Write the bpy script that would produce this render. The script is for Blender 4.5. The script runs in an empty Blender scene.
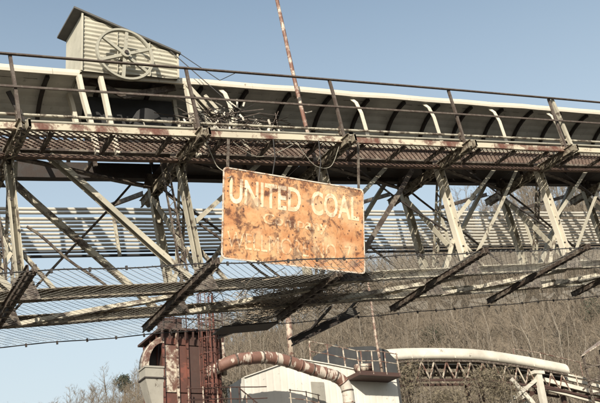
import bpy, math, random
import numpy as np
from mathutils import Vector, Matrix

random.seed(7)
rng = np.random.default_rng(11)
scn = bpy.context.scene
col = scn.collection

# ------------------------------------------------------------------ camera
# rows: world axes seen in the camera's (right, up, forward) axes
M = np.array([[0.8737345, -0.1312011, 0.4683741],
              [-0.4779573, -0.4102519, 0.7766918],
              [-0.0902485, 0.9024853, 0.4211598]])
CAM = np.array([0.0, 0.0, 1.6])
FPX = 893.0
cam_d = bpy.data.cameras.new('camera')
cam_d.sensor_width = 36.0
cam_d.lens = FPX / 600.0 * 36.0
cam_d.clip_start = 0.1
cam_d.clip_end = 6000
cam = bpy.data.objects.new('camera', cam_d)
col.objects.link(cam)
r, u, fw = M[:, 0], M[:, 1], M[:, 2]
cam.matrix_world = Matrix(((r[0], u[0], -fw[0], CAM[0]), (r[1], u[1], -fw[1], CAM[1]),
                           (r[2], u[2], -fw[2], CAM[2]), (0, 0, 0, 1)))
scn.camera = cam

# ------------------------------------------------------------------ sky, sun, exposure
SUN = np.array([-0.85, -1.0, 0.6])
SUN /= np.linalg.norm(SUN)
elev = math.asin(SUN[2])
rot = math.atan2(SUN[0], SUN[1])
world = bpy.data.worlds.new('World')
scn.world = world
world.use_nodes = True
wn = world.node_tree
bg = wn.nodes['Background']
sky = wn.nodes.new('ShaderNodeTexSky')
sky.sky_type = 'NISHITA'
sky.sun_disc = False
sky.sun_elevation = elev
sky.sun_rotation = rot % (2 * math.pi)
sky.air_density = 1.0
sky.dust_density = 2.0
sky.ozone_density = 1.0
# thin winter haze: the blue pales evenly towards the horizon all round
hs = wn.nodes.new('ShaderNodeHueSaturation')
hs.inputs['Saturation'].default_value = 0.82
hs.inputs['Hue'].default_value = 0.487
wn.links.new(sky.outputs[0], hs.inputs['Color'])
tc = wn.nodes.new('ShaderNodeTexCoord')
sp = wn.nodes.new('ShaderNodeSeparateXYZ')
wn.links.new(tc.outputs['Generated'], sp.inputs[0])
mr = wn.nodes.new('ShaderNodeValToRGB')
mr.color_ramp.elements[0].position = 0.0
mr.color_ramp.elements[0].color = (0.9, 0.9, 0.9, 1)
mr.color_ramp.elements[1].position = 0.66
mr.color_ramp.elements[1].color = (0.0, 0.0, 0.0, 1)
el_ = mr.color_ramp.elements.new(0.22)
el_.color = (0.78, 0.78, 0.78, 1)
wn.links.new(sp.outputs['Z'], mr.inputs[0])
mxs = wn.nodes.new('ShaderNodeMix')
mxs.data_type = 'RGBA'
wn.links.new(mr.outputs[0], mxs.inputs[0])
wn.links.new(hs.outputs[0], mxs.inputs[6])
mxs.inputs[7].default_value = (3.5, 3.92, 4.02, 1)
wn.links.new(mxs.outputs[2], bg.inputs[0])
bg.inputs[1].default_value = 0.117
sun_d = bpy.data.lights.new('sun', 'SUN')
sun_d.energy = 5.0
sun_d.angle = math.radians(0.5)
sun_d.color = (1.0, 0.93, 0.82)
sun = bpy.data.objects.new('sun', sun_d)
col.objects.link(sun)
sun.rotation_euler = Vector(SUN).to_track_quat('Z', 'Y').to_euler()
scn.view_settings.view_transform = 'Standard'
scn.view_settings.look = 'None'
scn.view_settings.gamma = 1.0
scn.view_settings.exposure = 0.75
scn.view_settings.use_curve_mapping = False
scn.cycles.max_bounces = 6

# ------------------------------------------------------------------ frames and helpers
TH = math.radians(8.36)                       # the conveyor climbs to the right
DV = np.array([math.cos(TH), 0, math.sin(TH)])
NV = np.array([-math.sin(TH), 0, math.cos(TH)])
YV = np.array([0, 1.0, 0])


def B(s, y, n):
    """point of the inclined bridge: s along it, y across, n square to it"""
    return DV * s + YV * y + NV * n


def at(px, py, y):
    """a sight line met with the upright plane at distance y"""
    v = np.array([(px - 300) / FPX, -(py - 201.5) / FPX, 1.0])
    d = M @ v
    return CAM + d * (y / d[1])


def A(*v):
    return np.array(v, float)


class MB:
    def __init__(self):
        self.v = []
        self.f = []

    def add(self, vs, fs):
        o = len(self.v)
        self.v.extend([tuple(map(float, p)) for p in vs])
        self.f.extend([tuple(i + o for i in f) for f in fs])
        return self

    def box(self, c, sx, sy, sz, ax=None):
        ax = ax or (A(1, 0, 0), A(0, 1, 0), A(0, 0, 1))
        c = np.array(c, float)
        vs = [c + ax[0] * sx * i / 2 + ax[1] * sy * j / 2 + ax[2] * sz * k / 2
              for i in (-1, 1) for j in (-1, 1) for k in (-1, 1)]
        return self.add(vs, [(0, 1, 3, 2), (4, 6, 7, 5), (0, 4, 5, 1), (2, 3, 7, 6), (0, 2, 6, 4), (1, 5, 7, 3)])

    def prof(self, pts, prof, up=(0, 0, 1), closed=True, cap=True):
        """sweep a 2D outline (side, up) along points"""
        pts = [np.array(p, float) for p in pts]
        n = len(pts)
        m = len(prof)
        rings = []
        for i, p in enumerate(pts):
            t = pts[min(i + 1, n - 1)] - pts[max(i - 1, 0)]
            t /= np.linalg.norm(t)
            s = np.cross(t, np.array(up, float))
            s /= np.linalg.norm(s)
            w = np.cross(s, t)
            rings.append([p + s * a + w * b for a, b in prof])
        vs = [q for rr in rings for q in rr]
        fs = []
        for i in range(n - 1):
            for j in range(m if closed else m - 1):
                k = (j + 1) % m
                fs.append((i * m + j, i * m + k, (i + 1) * m + k, (i + 1) * m + j))
        if cap and closed:
            fs.append(tuple(range(m - 1, -1, -1)))
            fs.append(tuple((n - 1) * m + j for j in range(m)))
        return self.add(vs, fs)

    def tube(self, pts, r, seg=8, r2=None, cap=True):
        pts = [np.array(p, float) for p in pts]
        n = len(pts)
        t = pts[-1] - pts[0]
        up = A(0, 0, 1) if abs(t[2]) < 0.9 * np.linalg.norm(t) else A(0, 1, 0.01)
        rad = [r if r2 is None else r + (r2 - r) * i / (n - 1) for i in range(n)] if not isinstance(r, (list, tuple)) else r
        vs = []
        side = None
        for i, p in enumerate(pts):
            t = pts[min(i + 1, n - 1)] - pts[max(i - 1, 0)]
            t = t / np.linalg.norm(t)
            if side is None:
                side = np.cross(t, up)
            side = side - t * (side @ t)
            side /= np.linalg.norm(side)
            w = np.cross(side, t)
            for j in range(seg):
                a = 2 * math.pi * j / seg
                vs.append(p + (side * math.cos(a) + w * math.sin(a)) * rad[i])
        fs = []
        for i in range(n - 1):
            for j in range(seg):
                k = (j + 1) % seg
                fs.append((i * seg + j, i * seg + k, (i + 1) * seg + k, (i + 1) * seg + j))
        if cap:
            fs.append(tuple(range(seg - 1, -1, -1)))
            fs.append(tuple((n - 1) * seg + j for j in range(seg)))
        return self.add(vs, fs)

    def build(self, name, mat, parent=None, smooth=False, kind=None, origin=None):
        me = bpy.data.meshes.new(name)
        off = np.zeros(3) if origin is None else np.array(origin, float)
        base = np.zeros(3)
        if parent is not None:
            base = np.array(WORLD0[parent.name])
        vs = [tuple(np.array(p) - base - off) for p in self.v] if (base.any() or off.any()) else self.v
        me.from_pydata(vs, [], self.f)
        me.materials.append(mat)
        if smooth:
            for p in me.polygons:
                p.use_smooth = True
        me.update()
        o = bpy.data.objects.new(name, me)
        col.objects.link(o)
        if parent is not None:
            o.parent = parent
            WORLD0[o.name] = tuple(base + off)
            o.location = tuple(off)
        else:
            o.location = tuple(off)
            WORLD0[o.name] = tuple(off)
        if kind:
            o['kind'] = kind
        return o


WORLD0 = {}


def tag(o, label, cat, group=None, kind=None):
    o['label'] = label
    o['category'] = cat
    if group:
        o['group'] = group
    if kind:
        o['kind'] = kind
    return o


def thing(name, loc, label, cat, group=None):
    o = bpy.data.objects.new(name, None)
    col.objects.link(o)
    o.location = tuple(loc)
    o.empty_display_size = 0.3
    WORLD0[o.name] = tuple(map(float, loc))
    return tag(o, label, cat, group)


def struct(o):
    o['kind'] = 'structure'
    return o


def wob(p, q, n=8, amp=0.01):
    """points from p to q, slightly bent as old steel is"""
    p = np.array(p, float); q = np.array(q, float)
    ph = rng.uniform(0, 6.28, 3)
    L = []
    for i in range(n + 1):
        t = i / n
        e = math.sin(math.pi * t) ** 0.5 if 0 < t < 1 else 0
        o = A(math.sin(5 * t + ph[0]), math.sin(4 * t + ph[1]), math.sin(6 * t + ph[2])) * amp * e
        L.append(p + (q - p) * t + o)
    return L


def angle_p(w, t=0.012):
    return [(-w / 2, -w / 2), (w / 2, -w / 2), (w / 2, -w / 2 + t), (-w / 2 + t, -w / 2 + t), (-w / 2 + t, w / 2), (-w / 2, w / 2)]


def rect_p(w, h):
    return [(-w / 2, -h / 2), (w / 2, -h / 2), (w / 2, h / 2), (-w / 2, h / 2)]


def chan_p(w, h, t=0.014):      # open to -side
    return [(w / 2, -h / 2), (w / 2, h / 2), (-w / 2, h / 2), (-w / 2, h / 2 - t), (w / 2 - t, h / 2 - t),
            (w / 2 - t, -h / 2 + t), (-w / 2, -h / 2 + t), (-w / 2, -h / 2)]


def i_p(w, h, t=0.014):
    return [(-w / 2, -h / 2), (w / 2, -h / 2), (w / 2, -h / 2 + t), (t / 2, -h / 2 + t), (t / 2, h / 2 - t), (w / 2, h / 2 - t),
            (w / 2, h / 2), (-w / 2, h / 2), (-w / 2, h / 2 - t), (-t / 2, h / 2 - t), (-t / 2, -h / 2 + t), (-w / 2, -h / 2 + t)]


# ------------------------------------------------------------------ materials
def mat_new(name):
    m = bpy.data.materials.new(name)
    m.use_nodes = True
    nt = m.node_tree
    b = nt.nodes['Principled BSDF']
    return m, nt, b


def noise(nt, scale, detail=6, rough=0.6, vec=None, dist=0.0):
    n = nt.nodes.new('ShaderNodeTexNoise')
    n.inputs['Scale'].default_value = scale
    n.inputs['Detail'].default_value = detail
    n.inputs['Roughness'].default_value = rough
    n.inputs['Distortion'].default_value = dist
    if vec is not None:
        nt.links.new(vec, n.inputs['Vector'])
    return n


def geo(nt, scale=(1, 1, 1)):
    g = nt.nodes.new('ShaderNodeNewGeometry')
    mp = nt.nodes.new('ShaderNodeMapping')
    mp.inputs['Scale'].default_value = scale
    nt.links.new(g.outputs['Position'], mp.inputs['Vector'])
    return mp.outputs[0]


def ramp(nt, fac, stops):
    r_ = nt.nodes.new('ShaderNodeValToRGB')
    e = r_.color_ramp.elements
    while len(e) < len(stops):
        e.new(0.5)
    for el, (p, c) in zip(e, stops):
        el.position = p
        el.color = (c, c, c, 1) if not isinstance(c, tuple) else (*c, 1)
    nt.links.new(fac, r_.inputs[0])
    return r_


def mixc(nt, fac, a, b, mode='MIX'):
    m = nt.nodes.new('ShaderNodeMix')
    m.data_type = 'RGBA'
    m.blend_type = mode
    for sock, val in ((m.inputs[0], fac), (m.inputs[6], a), (m.inputs[7], b)):
        if isinstance(val, (int, float)):
            sock.default_value = val
        elif isinstance(val, tuple):
            sock.default_value = (*val, 1)
        else:
            nt.links.new(val, sock)
    return m.outputs[2]


def bump(nt, b, h, strength=0.3, dist=0.01):
    bp = nt.nodes.new('ShaderNodeBump')
    bp.inputs['Strength'].default_value = strength
    bp.inputs['Distance'].default_value = dist
    nt.links.new(h, bp.inputs['Height'])
    nt.links.new(bp.outputs[0], b.inputs['Normal'])


def steel(name, paint, rust=(0.028, 0.019, 0.013), rust2=(0.085, 0.056, 0.036), amount=0.5, scale=5.0, rough=0.7, grime=0.35):
    """paint with rust patches, streaks and grime"""
    m, nt, b = mat_new(name)
    g = geo(nt)
    n1 = noise(nt, scale * 1.5, 10, 0.74, g, 0.25)
    n2 = noise(nt, scale * 6, 6, 0.75, g)
    n3 = noise(nt, scale * 0.6, 4, 0.6, g)
    lo = 0.68 - 0.36 * amount
    mask = ramp(nt, n1.outputs[0], [(lo, 0.0), (lo + 0.045, 0.75), (lo + 0.12, 1.0)])
    rc = mixc(nt, n2.outputs[0], rust, rust2)
    gr = ramp(nt, n3.outputs[0], [(0.3, 1.0), (0.75, 1.0 - grime)])
    pc = mixc(nt, 1.0, paint, gr.outputs[0], 'MULTIPLY')
    sp = ramp(nt, n2.outputs[0], [(0.62, 0.0), (0.7, 0.8)])
    pc = mixc(nt, sp.outputs[0], pc, rust2)
    c = mixc(nt, mask.outputs[0], pc, rc)
    nt.links.new(c, b.inputs['Base Color'])
    b.inputs['Roughness'].default_value = rough
    bump(nt, b, n2.outputs[0], 0.35, 0.01)
    return m


def plain(name, c, rough=0.7, var=0.3, scale=6.0, metal=0.0, bumpd=0.006):
    m, nt, b = mat_new(name)
    g = geo(nt)
    n1 = noise(nt, scale, 7, 0.65, g)
    rr = ramp(nt, n1.outputs[0], [(0.25, 1.0 - var), (0.8, 1.0 + 0.0)])
    cc = mixc(nt, 1.0, c, rr.outputs[0], 'MULTIPLY')
    nt.links.new(cc, b.inputs['Base Color'])
    b.inputs['Roughness'].default_value = rough
    b.inputs['Metallic'].default_value = metal
    if bumpd:
        bump(nt, b, n1.outputs[0], 0.3, bumpd)
    return m


CREAM = (0.42, 0.385, 0.295)
MT = {}
MT['cream'] = steel('cream_painted_steel', CREAM, amount=0.37, scale=2.2, grime=0.5)
MT['cream_clean'] = steel('cream_paint_worn', (0.52, 0.475, 0.375), amount=0.16, scale=3.0, grime=0.2)
MT['cream_rusty'] = steel('cream_paint_rusting', CREAM, amount=0.55, scale=3.0)
MT['chord'] = steel('weathered_chord_steel', (0.27, 0.235, 0.17), amount=0.56, scale=7.0)
MT['rusty'] = steel('rusty_steel', (0.15, 0.125, 0.095), rust=(0.02, 0.014, 0.01), rust2=(0.06, 0.038, 0.026), amount=0.66, scale=5.0)
MT['dark'] = steel('shade_dark_rusty_steel', (0.035, 0.03, 0.026), rust=(0.018, 0.012, 0.01), rust2=(0.04, 0.026, 0.018), amount=0.6, scale=5)  # rusty steel with the shade of dim members put into its base
MT['rail'] = steel('brown_rail_steel', (0.1, 0.08, 0.062), rust=(0.028, 0.019, 0.014), rust2=(0.075, 0.05, 0.036), amount=0.6, scale=6)
MT['grating'] = steel('rusty_grating', (0.16, 0.1, 0.07), rust=(0.05, 0.03, 0.02), rust2=(0.13, 0.078, 0.053), amount=0.6, scale=3)
MT['edge'] = steel('edge_beam_paint', (0.47, 0.42, 0.31), rust=(0.06, 0.022, 0.014), rust2=(0.14, 0.055, 0.034), amount=0.56, scale=1.3)
MT['conduit'] = steel('conduit_zinc', (0.3, 0.28, 0.22), amount=0.25, scale=4)
MT['pipe_pale'] = steel('pale_pipe_paint', (0.46, 0.435, 0.37), amount=0.2, scale=3, grime=0.25)
MT['cover_in'] = steel('cover_sheet', (0.66, 0.64, 0.56), amount=0.16, scale=2.2, grime=0.5)  # paler base stands in for sunlight that misses the inside
MT['lip'] = steel('cover_lip_paint', (0.5, 0.455, 0.365), amount=0.1, scale=2.5, grime=0.15)
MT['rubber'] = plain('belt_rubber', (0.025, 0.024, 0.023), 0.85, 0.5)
MT['hut'] = steel('hut_sheet_paint', (0.42, 0.395, 0.31), amount=0.2, scale=2.5, grime=0.4)
MT['hut_roof'] = plain('hut_roof_sheet', (0.09, 0.085, 0.075), 0.8, 0.4)
MT['wheel'] = steel('wheel_paint', (0.29, 0.275, 0.215), amount=0.2, scale=5, grime=0.2)
MT['pole'] = steel('pole_paint', (0.46, 0.39, 0.31), rust=(0.09, 0.038, 0.024), rust2=(0.18, 0.085, 0.055), amount=0.68, scale=4)
MT['wire'] = plain('fence_wire', (0.2, 0.19, 0.165), 0.6, 0.4, 3, 0.3, 0)
MT['cable'] = plain('black_cable', (0.03, 0.028, 0.026), 0.7, 0.3, 3, 0, 0)
MT['twig'] = plain('dead_twig', (0.3, 0.24, 0.17), 0.9, 0.5, 9, 0, 0)
MT['scrap'] = steel('pale_scrap', (0.5, 0.46, 0.38), amount=0.3, scale=9)
MT['rust_red'] = steel('red_rust_sheet', (0.14, 0.045, 0.028), rust=(0.035, 0.014, 0.01), rust2=(0.1, 0.036, 0.022), amount=0.7, scale=1.3)
MT['rust_dk'] = steel('deep_rust', (0.055, 0.028, 0.02), rust=(0.025, 0.012, 0.009), rust2=(0.065, 0.029, 0.019), amount=0.6, scale=2)
MT['rust_cream'] = steel('flaking_cream_on_rust', (0.44, 0.385, 0.3), rust=(0.055, 0.024, 0.016), rust2=(0.12, 0.052, 0.034), amount=0.62, scale=1.5)
MT['white'] = steel('white_sheet_paint', (0.55, 0.52, 0.45), amount=0.05, scale=0.8, grime=0.28)
MT['white_tube'] = steel('white_cover_paint', (0.55, 0.51, 0.42), amount=0.14, scale=0.9, grime=0.45)
MT['hopper'] = steel('shaded_chute_sheet', (0.27, 0.25, 0.205), amount=0.22, scale=1.5)  # grey darkened for the shade the chute stands in
MT['shade_sheet'] = plain('shade_hood_sheet', (0.045, 0.045, 0.043), 0.75, 0.5, 1.5)  # shade of the conveyor's open end put into the hood colour

MT['tan_rust'] = steel('tan_rusted_pipe', (0.36, 0.29, 0.22), rust=(0.06, 0.03, 0.02), rust2=(0.16, 0.085, 0.058), amount=0.6, scale=2.5)
# the duct: rust above, flaked pale paint beneath and in teeth
m, nt, b = mat_new('peeling_duct_paint')
g = geo(nt)
sx = nt.nodes.new('ShaderNodeNewGeometry')
n1 = noise(nt, 2.2, 7, 0.6, geo(nt, (1.6, 1, 0.45)))
n2 = noise(nt, 10, 6, 0.65, g)
mk = ramp(nt, n1.outputs[0], [(0.515, 0.0), (0.56, 0.85)])
rc = mixc(nt, n2.outputs[0], (0.075, 0.036, 0.025), (0.19, 0.095, 0.065))
c = mixc(nt, mk.outputs[0], rc, (0.44, 0.385, 0.315))
nt.links.new(c, b.inputs['Base Color'])
b.inputs['Roughness'].default_value = 0.7
bump(nt, b, n2.outputs[0], 0.3, 0.02)
MT['duct'] = m
MT['duct_pale'] = steel('pale_elbow_paint', (0.42, 0.38, 0.315), rust=(0.08, 0.04, 0.028), rust2=(0.18, 0.095, 0.065), amount=0.36, scale=1.6)


def sign_mat(name, base1, base2, keep, erode=0.0):
    m, nt, b = mat_new(name)
    g = geo(nt)
    n1 = noise(nt, 2.3, 9, 0.62, g, 0.4)
    n2 = noise(nt, 9, 8, 0.7, g)
    n3 = noise(nt, 5.5, 10, 0.7, geo(nt, (1, 1, 0.8)), 0.5)
    n4 = noise(nt, 26, 4, 0.6, geo(nt, (1, 1, 0.3)))
    a = mixc(nt, ramp(nt, n2.outputs[0], [(0.3, 0.0), (0.72, 1.0)]).outputs[0], base1, base2)
    if erode:
        n5 = noise(nt, 14, 9, 0.75, g, 0.3)
        under = mixc(nt, n2.outputs[0], (0.42, 0.195, 0.075), (0.57, 0.35, 0.17))
        a = mixc(nt, ramp(nt, n5.outputs[0], [(0.62 - 0.2 * erode, 0.0), (0.68 - 0.2 * erode, 0.95)]).outputs[0], a, under)
    # orange wash of rust
    a = mixc(nt, ramp(nt, n1.outputs[0], [(0.42, 0.0), (0.66, keep)]).outputs[0], a, (0.36, 0.14, 0.05))
    # run streaks
    a = mixc(nt, ramp(nt, n4.outputs[0], [(0.55, 0.0), (0.8, 0.45 * keep)]).outputs[0], a, (0.3, 0.12, 0.05))
    # deep brown scabs
    a = mixc(nt, ramp(nt, n3.outputs[0], [(0.51, 0.0), (0.55, 0.6 * keep), (0.6, keep)]).outputs[0], a, (0.075, 0.026, 0.015))
    # rust creeping in from the rim, most along the top
    g2 = nt.nodes.new('ShaderNodeNewGeometry')
    xyz = nt.nodes.new('ShaderNodeSeparateXYZ')
    nt.links.new(g2.outputs['Position'], xyz.inputs[0])
    mrz = nt.nodes.new('ShaderNodeMapRange')
    mrz.inputs['From Min'].default_value = 8.1
    mrz.inputs['From Max'].default_value = 8.57
    mrz.inputs['To Max'].default_value = 0.15
    nt.links.new(xyz.outputs['Z'], mrz.inputs['Value'])
    n6 = noise(nt, 7.5, 9, 0.72, g, 0.6)
    ad = nt.nodes.new('ShaderNodeMath')
    nt.links.new(n6.outputs[0], ad.inputs[0])
    nt.links.new(mrz.outputs[0], ad.inputs[1])
    a = mixc(nt, ramp(nt, ad.outputs[0], [(0.6, 0.0), (0.66, 0.85 * keep)]).outputs[0], a, (0.085, 0.03, 0.017))
    n7 = noise(nt, 1.6, 6, 0.6, g)
    a = mixc(nt, ramp(nt, n7.outputs[0], [(0.52, 0.0), (0.68, 0.5)]).outputs[0], a, (0.64, 0.47, 0.28))
    sp = nt.nodes.new('ShaderNodeTexVoronoi')
    sp.inputs['Scale'].default_value = 9.0
    nt.links.new(g, sp.inputs['Vector'])
    a = mixc(nt, ramp(nt, sp.outputs['Distance'], [(0.09, 0.95), (0.19, 0.0)]).outputs[0], a, (0.07, 0.028, 0.02))
    nt.links.new(a, b.inputs['Base Color'])
    b.inputs['Roughness'].default_value = 0.65
    bump(nt, b, n2.outputs[0], 0.25, 0.006)
    return m


MT['sign'] = sign_mat('rusted_sign_face', (0.42, 0.195, 0.075), (0.57, 0.35, 0.17), 0.9)
MT['letter'] = sign_mat('worn_letter_paint', (0.68, 0.5, 0.3), (0.8, 0.7, 0.53), 0.55, 0.05)
MT['letter_faint'] = sign_mat('faint_letter_paint', (0.56, 0.34, 0.16), (0.78, 0.65, 0.45), 0.8, 0.5)
MT['sign_rim'] = steel('sign_rim_paint', (0.6, 0.52, 0.42), rust=(0.1, 0.04, 0.022), rust2=(0.34, 0.17, 0.08), amount=0.5, scale=5)

# bark, crowns, ground
MT['bark'] = plain('winter_bark', (0.15, 0.125, 0.095), 0.9, 0.45, 1.3, 0, 0)
MT['bark_pale'] = plain('pale_winter_bark', (0.21, 0.18, 0.138), 0.9, 0.4, 1.3, 0, 0)
MT['bark_mid'] = plain('grey_winter_bark', (0.17, 0.143, 0.107), 0.9, 0.6, 0.35, 0, 0)
MT['twigs'] = plain('bare_twigs', (0.185, 0.15, 0.108), 0.95, 0.45, 0.4, 0, 0)
MT['brush'] = plain('dry_brush', (0.17, 0.135, 0.095), 0.95, 0.5, 0.5, 0, 0)
MT['needles'] = plain('dark_needles', (0.05, 0.06, 0.035), 0.9, 0.5, 1, 0, 0)
MT['leaf_dry'] = plain('dry_leaves', (0.17, 0.14, 0.09), 0.85, 0.5, 2, 0, 0)
m, nt, b = mat_new('leaf_litter')
g = geo(nt)
n1 = noise(nt, 0.35, 9, 0.7, g)
n2 = noise(nt, 3.0, 8, 0.75, g)
a = mixc(nt, n1.outputs[0], (0.11, 0.085, 0.058), (0.2, 0.16, 0.11))
a = mixc(nt, ramp(nt, n2.outputs[0], [(0.42, 0.0), (0.62, 0.75)]).outputs[0], a, (0.05, 0.04, 0.03))
nt.links.new(a, b.inputs['Base Color'])
b.inputs['Roughness'].default_value = 0.95
bump(nt, b, n2.outputs[0], 0.8, 0.3)
MT['litter'] = m
MT['dirt'] = plain('coal_yard_dirt', (0.11, 0.095, 0.075), 0.95, 0.5, 0.3, 0, 0.02)
MT['asphalt'] = plain('asphalt', (0.05, 0.05, 0.05), 0.9, 0.4, 3.0, 0, 0.004)

# ------------------------------------------------------------------ terrain
CR0, CR1 = A(30.0, 178.0), A(165.0, 112.0)      # crest line of the wooded spur
CRL = np.linalg.norm(CR1 - CR0)
CT = (CR1 - CR0) / CRL
CN = A(CT[1], -CT[0])                           # towards the camera side
if CN @ (-CR0) < 0:
    CN = -CN
crest_px = [(0, 480), (40, 458), (75, 429), (110, 417), (150, 403), (190, 383), (230, 355), (340, 310), (420, 262), (480, 235), (600, 205), (680, 196)]
ct, cz = [], []
for px, py in crest_px:
    v = M @ np.array([(px - 300) / FPX, -(py - 201.5) / FPX, 1.0])
    # meet the upright plane of the crest
    k = ((CR0 - CAM[:2]) @ CN) / (v[:2] @ CN)
    p = CAM + v * k
    ct.append((p[:2] - CR0) @ CT)
    cz.append(p[2])
ct = [-250.0, -90.0] + ct + [ct[-1] + 60, ct[-1] + 300]
cz = [8.0, 14.0] + cz + [cz[-1] + 8, cz[-1] + 5]


def hill(x, y):
    rel = np.array([x, y]) - CR0
    t = rel @ CT
    d = rel @ CN
    c = np.interp(t, ct, cz)
    if d >= 0:
        gq = max(0.0, 1 - d / 122.0)
        z = c * (gq * 0.75 + 0.25 * gq * gq * (3 - 2 * gq))
    else:
        z = c * max(0.0, 1 + d / 320.0)
    # folds
    z += (1.6 * math.sin(x * 0.11 + y * 0.05) + 1.1 * math.sin(x * 0.05 - y * 0.16 + 1.3)) * min(1.0, z / 15.0)
    return z


g_mb = MB()
g_mb.add([(-3000, -3000, 0), (3000, -3000, 0), (3000, 3000, 0), (-3000, 3000, 0)], [(0, 1, 2, 3)])
struct(g_mb.build('ground', MT['dirt']))
rd = MB()
rd.add([(-200, -6, 0.004), (200, -6, 0.004), (200, 3.5, 0.004), (-200, 3.5, 0.004)], [(0, 1, 2, 3)])
struct(rd.build('road', MT['asphalt']))
ln = MB()
for y0 in (-1.35, -1.15):
    ln.add([(-200, y0, 0.008), (200, y0, 0.008), (200, y0 + 0.1, 0.008), (-200, y0 + 0.1, 0.008)], [(0, 1, 2, 3)])
struct(ln.build('road_marking', plain('yellow_line_paint', (0.55, 0.36, 0.05), 0.8, 0.3, 3, 0, 0)))
nx, ny = 110, 90
xs = np.linspace(-160, 330, nx)
ys = np.linspace(20, 330, ny)
hm = MB()
hv = []
for yy in ys:
    for xx in xs:
        hv.append((xx, yy, hill(xx, yy) - 0.25))
hm.add(hv, [(j * nx + i, j * nx + i + 1, (j + 1) * nx + i + 1, (j + 1) * nx + i) for j in range(ny - 1) for i in range(nx - 1)])
struct(hm.build('wooded_hillside', MT['litter'], smooth=True))

# ------------------------------------------------------------------ conveyor bridge
YA = 11.72                                       # near ends of the top cross beams
Y0, YN, YF, YE = 12.0, 12.88, 14.16, 14.7       # walkway edge, near truss, far truss, far beam ends
NT, NB = 8.42, 5.84                              # top and bottom chord heights
YP = 16.5                                        # plane of the pipe bank
S0, S1 = 0.75, 24.35
PAN = [0.75 + 2.95 * k for k in range(9)]        # panel points
br = thing('conveyor_bridge', B(0.75, 13.5, 0)* A(1, 1, 0), 'long inclined steel truss conveyor bridge with railed mesh walkway and curved cover', 'bridge')


def bpart(name, mb, mat, smooth=False, parent=None, kind=None):
    return mb.build(name, MT[mat] if isinstance(mat, str) else mat, parent or br, smooth, kind)


# chords, panel by panel
for i in range(len(PAN) - 1):
    a, c = PAN[i], PAN[i + 1]
    g = 0.004
    bm_ = 'chord' if a < 9 else 'cream_rusty'
    bpart('top_chord', MB().prof(wob(B(a + g, YN, NT - 0.07), B(c - g, YN, NT - 0.07), 6, 0.006), chan_p(0.12, 0.2), NV), 'rusty')
    bpart('top_chord', MB().prof(wob(B(a + g, YF, NT + 0.11), B(c - g, YF, NT + 0.11), 6, 0.006), chan_p(0.16, 0.3), NV), 'dark')
    bpart('bottom_chord', MB().prof(wob(B(a + g, YN, NB - 0.02), B(c - g, YN, NB - 0.02), 6, 0.008), chan_p(-0.13, 0.17), NV), bm_)
    bpart('bottom_chord', MB().prof(wob(B(a + g, YF, NB - 0.02), B(c - g, YF, NB - 0.02), 6, 0.008), chan_p(-0.13, 0.17), NV), bm_)

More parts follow.
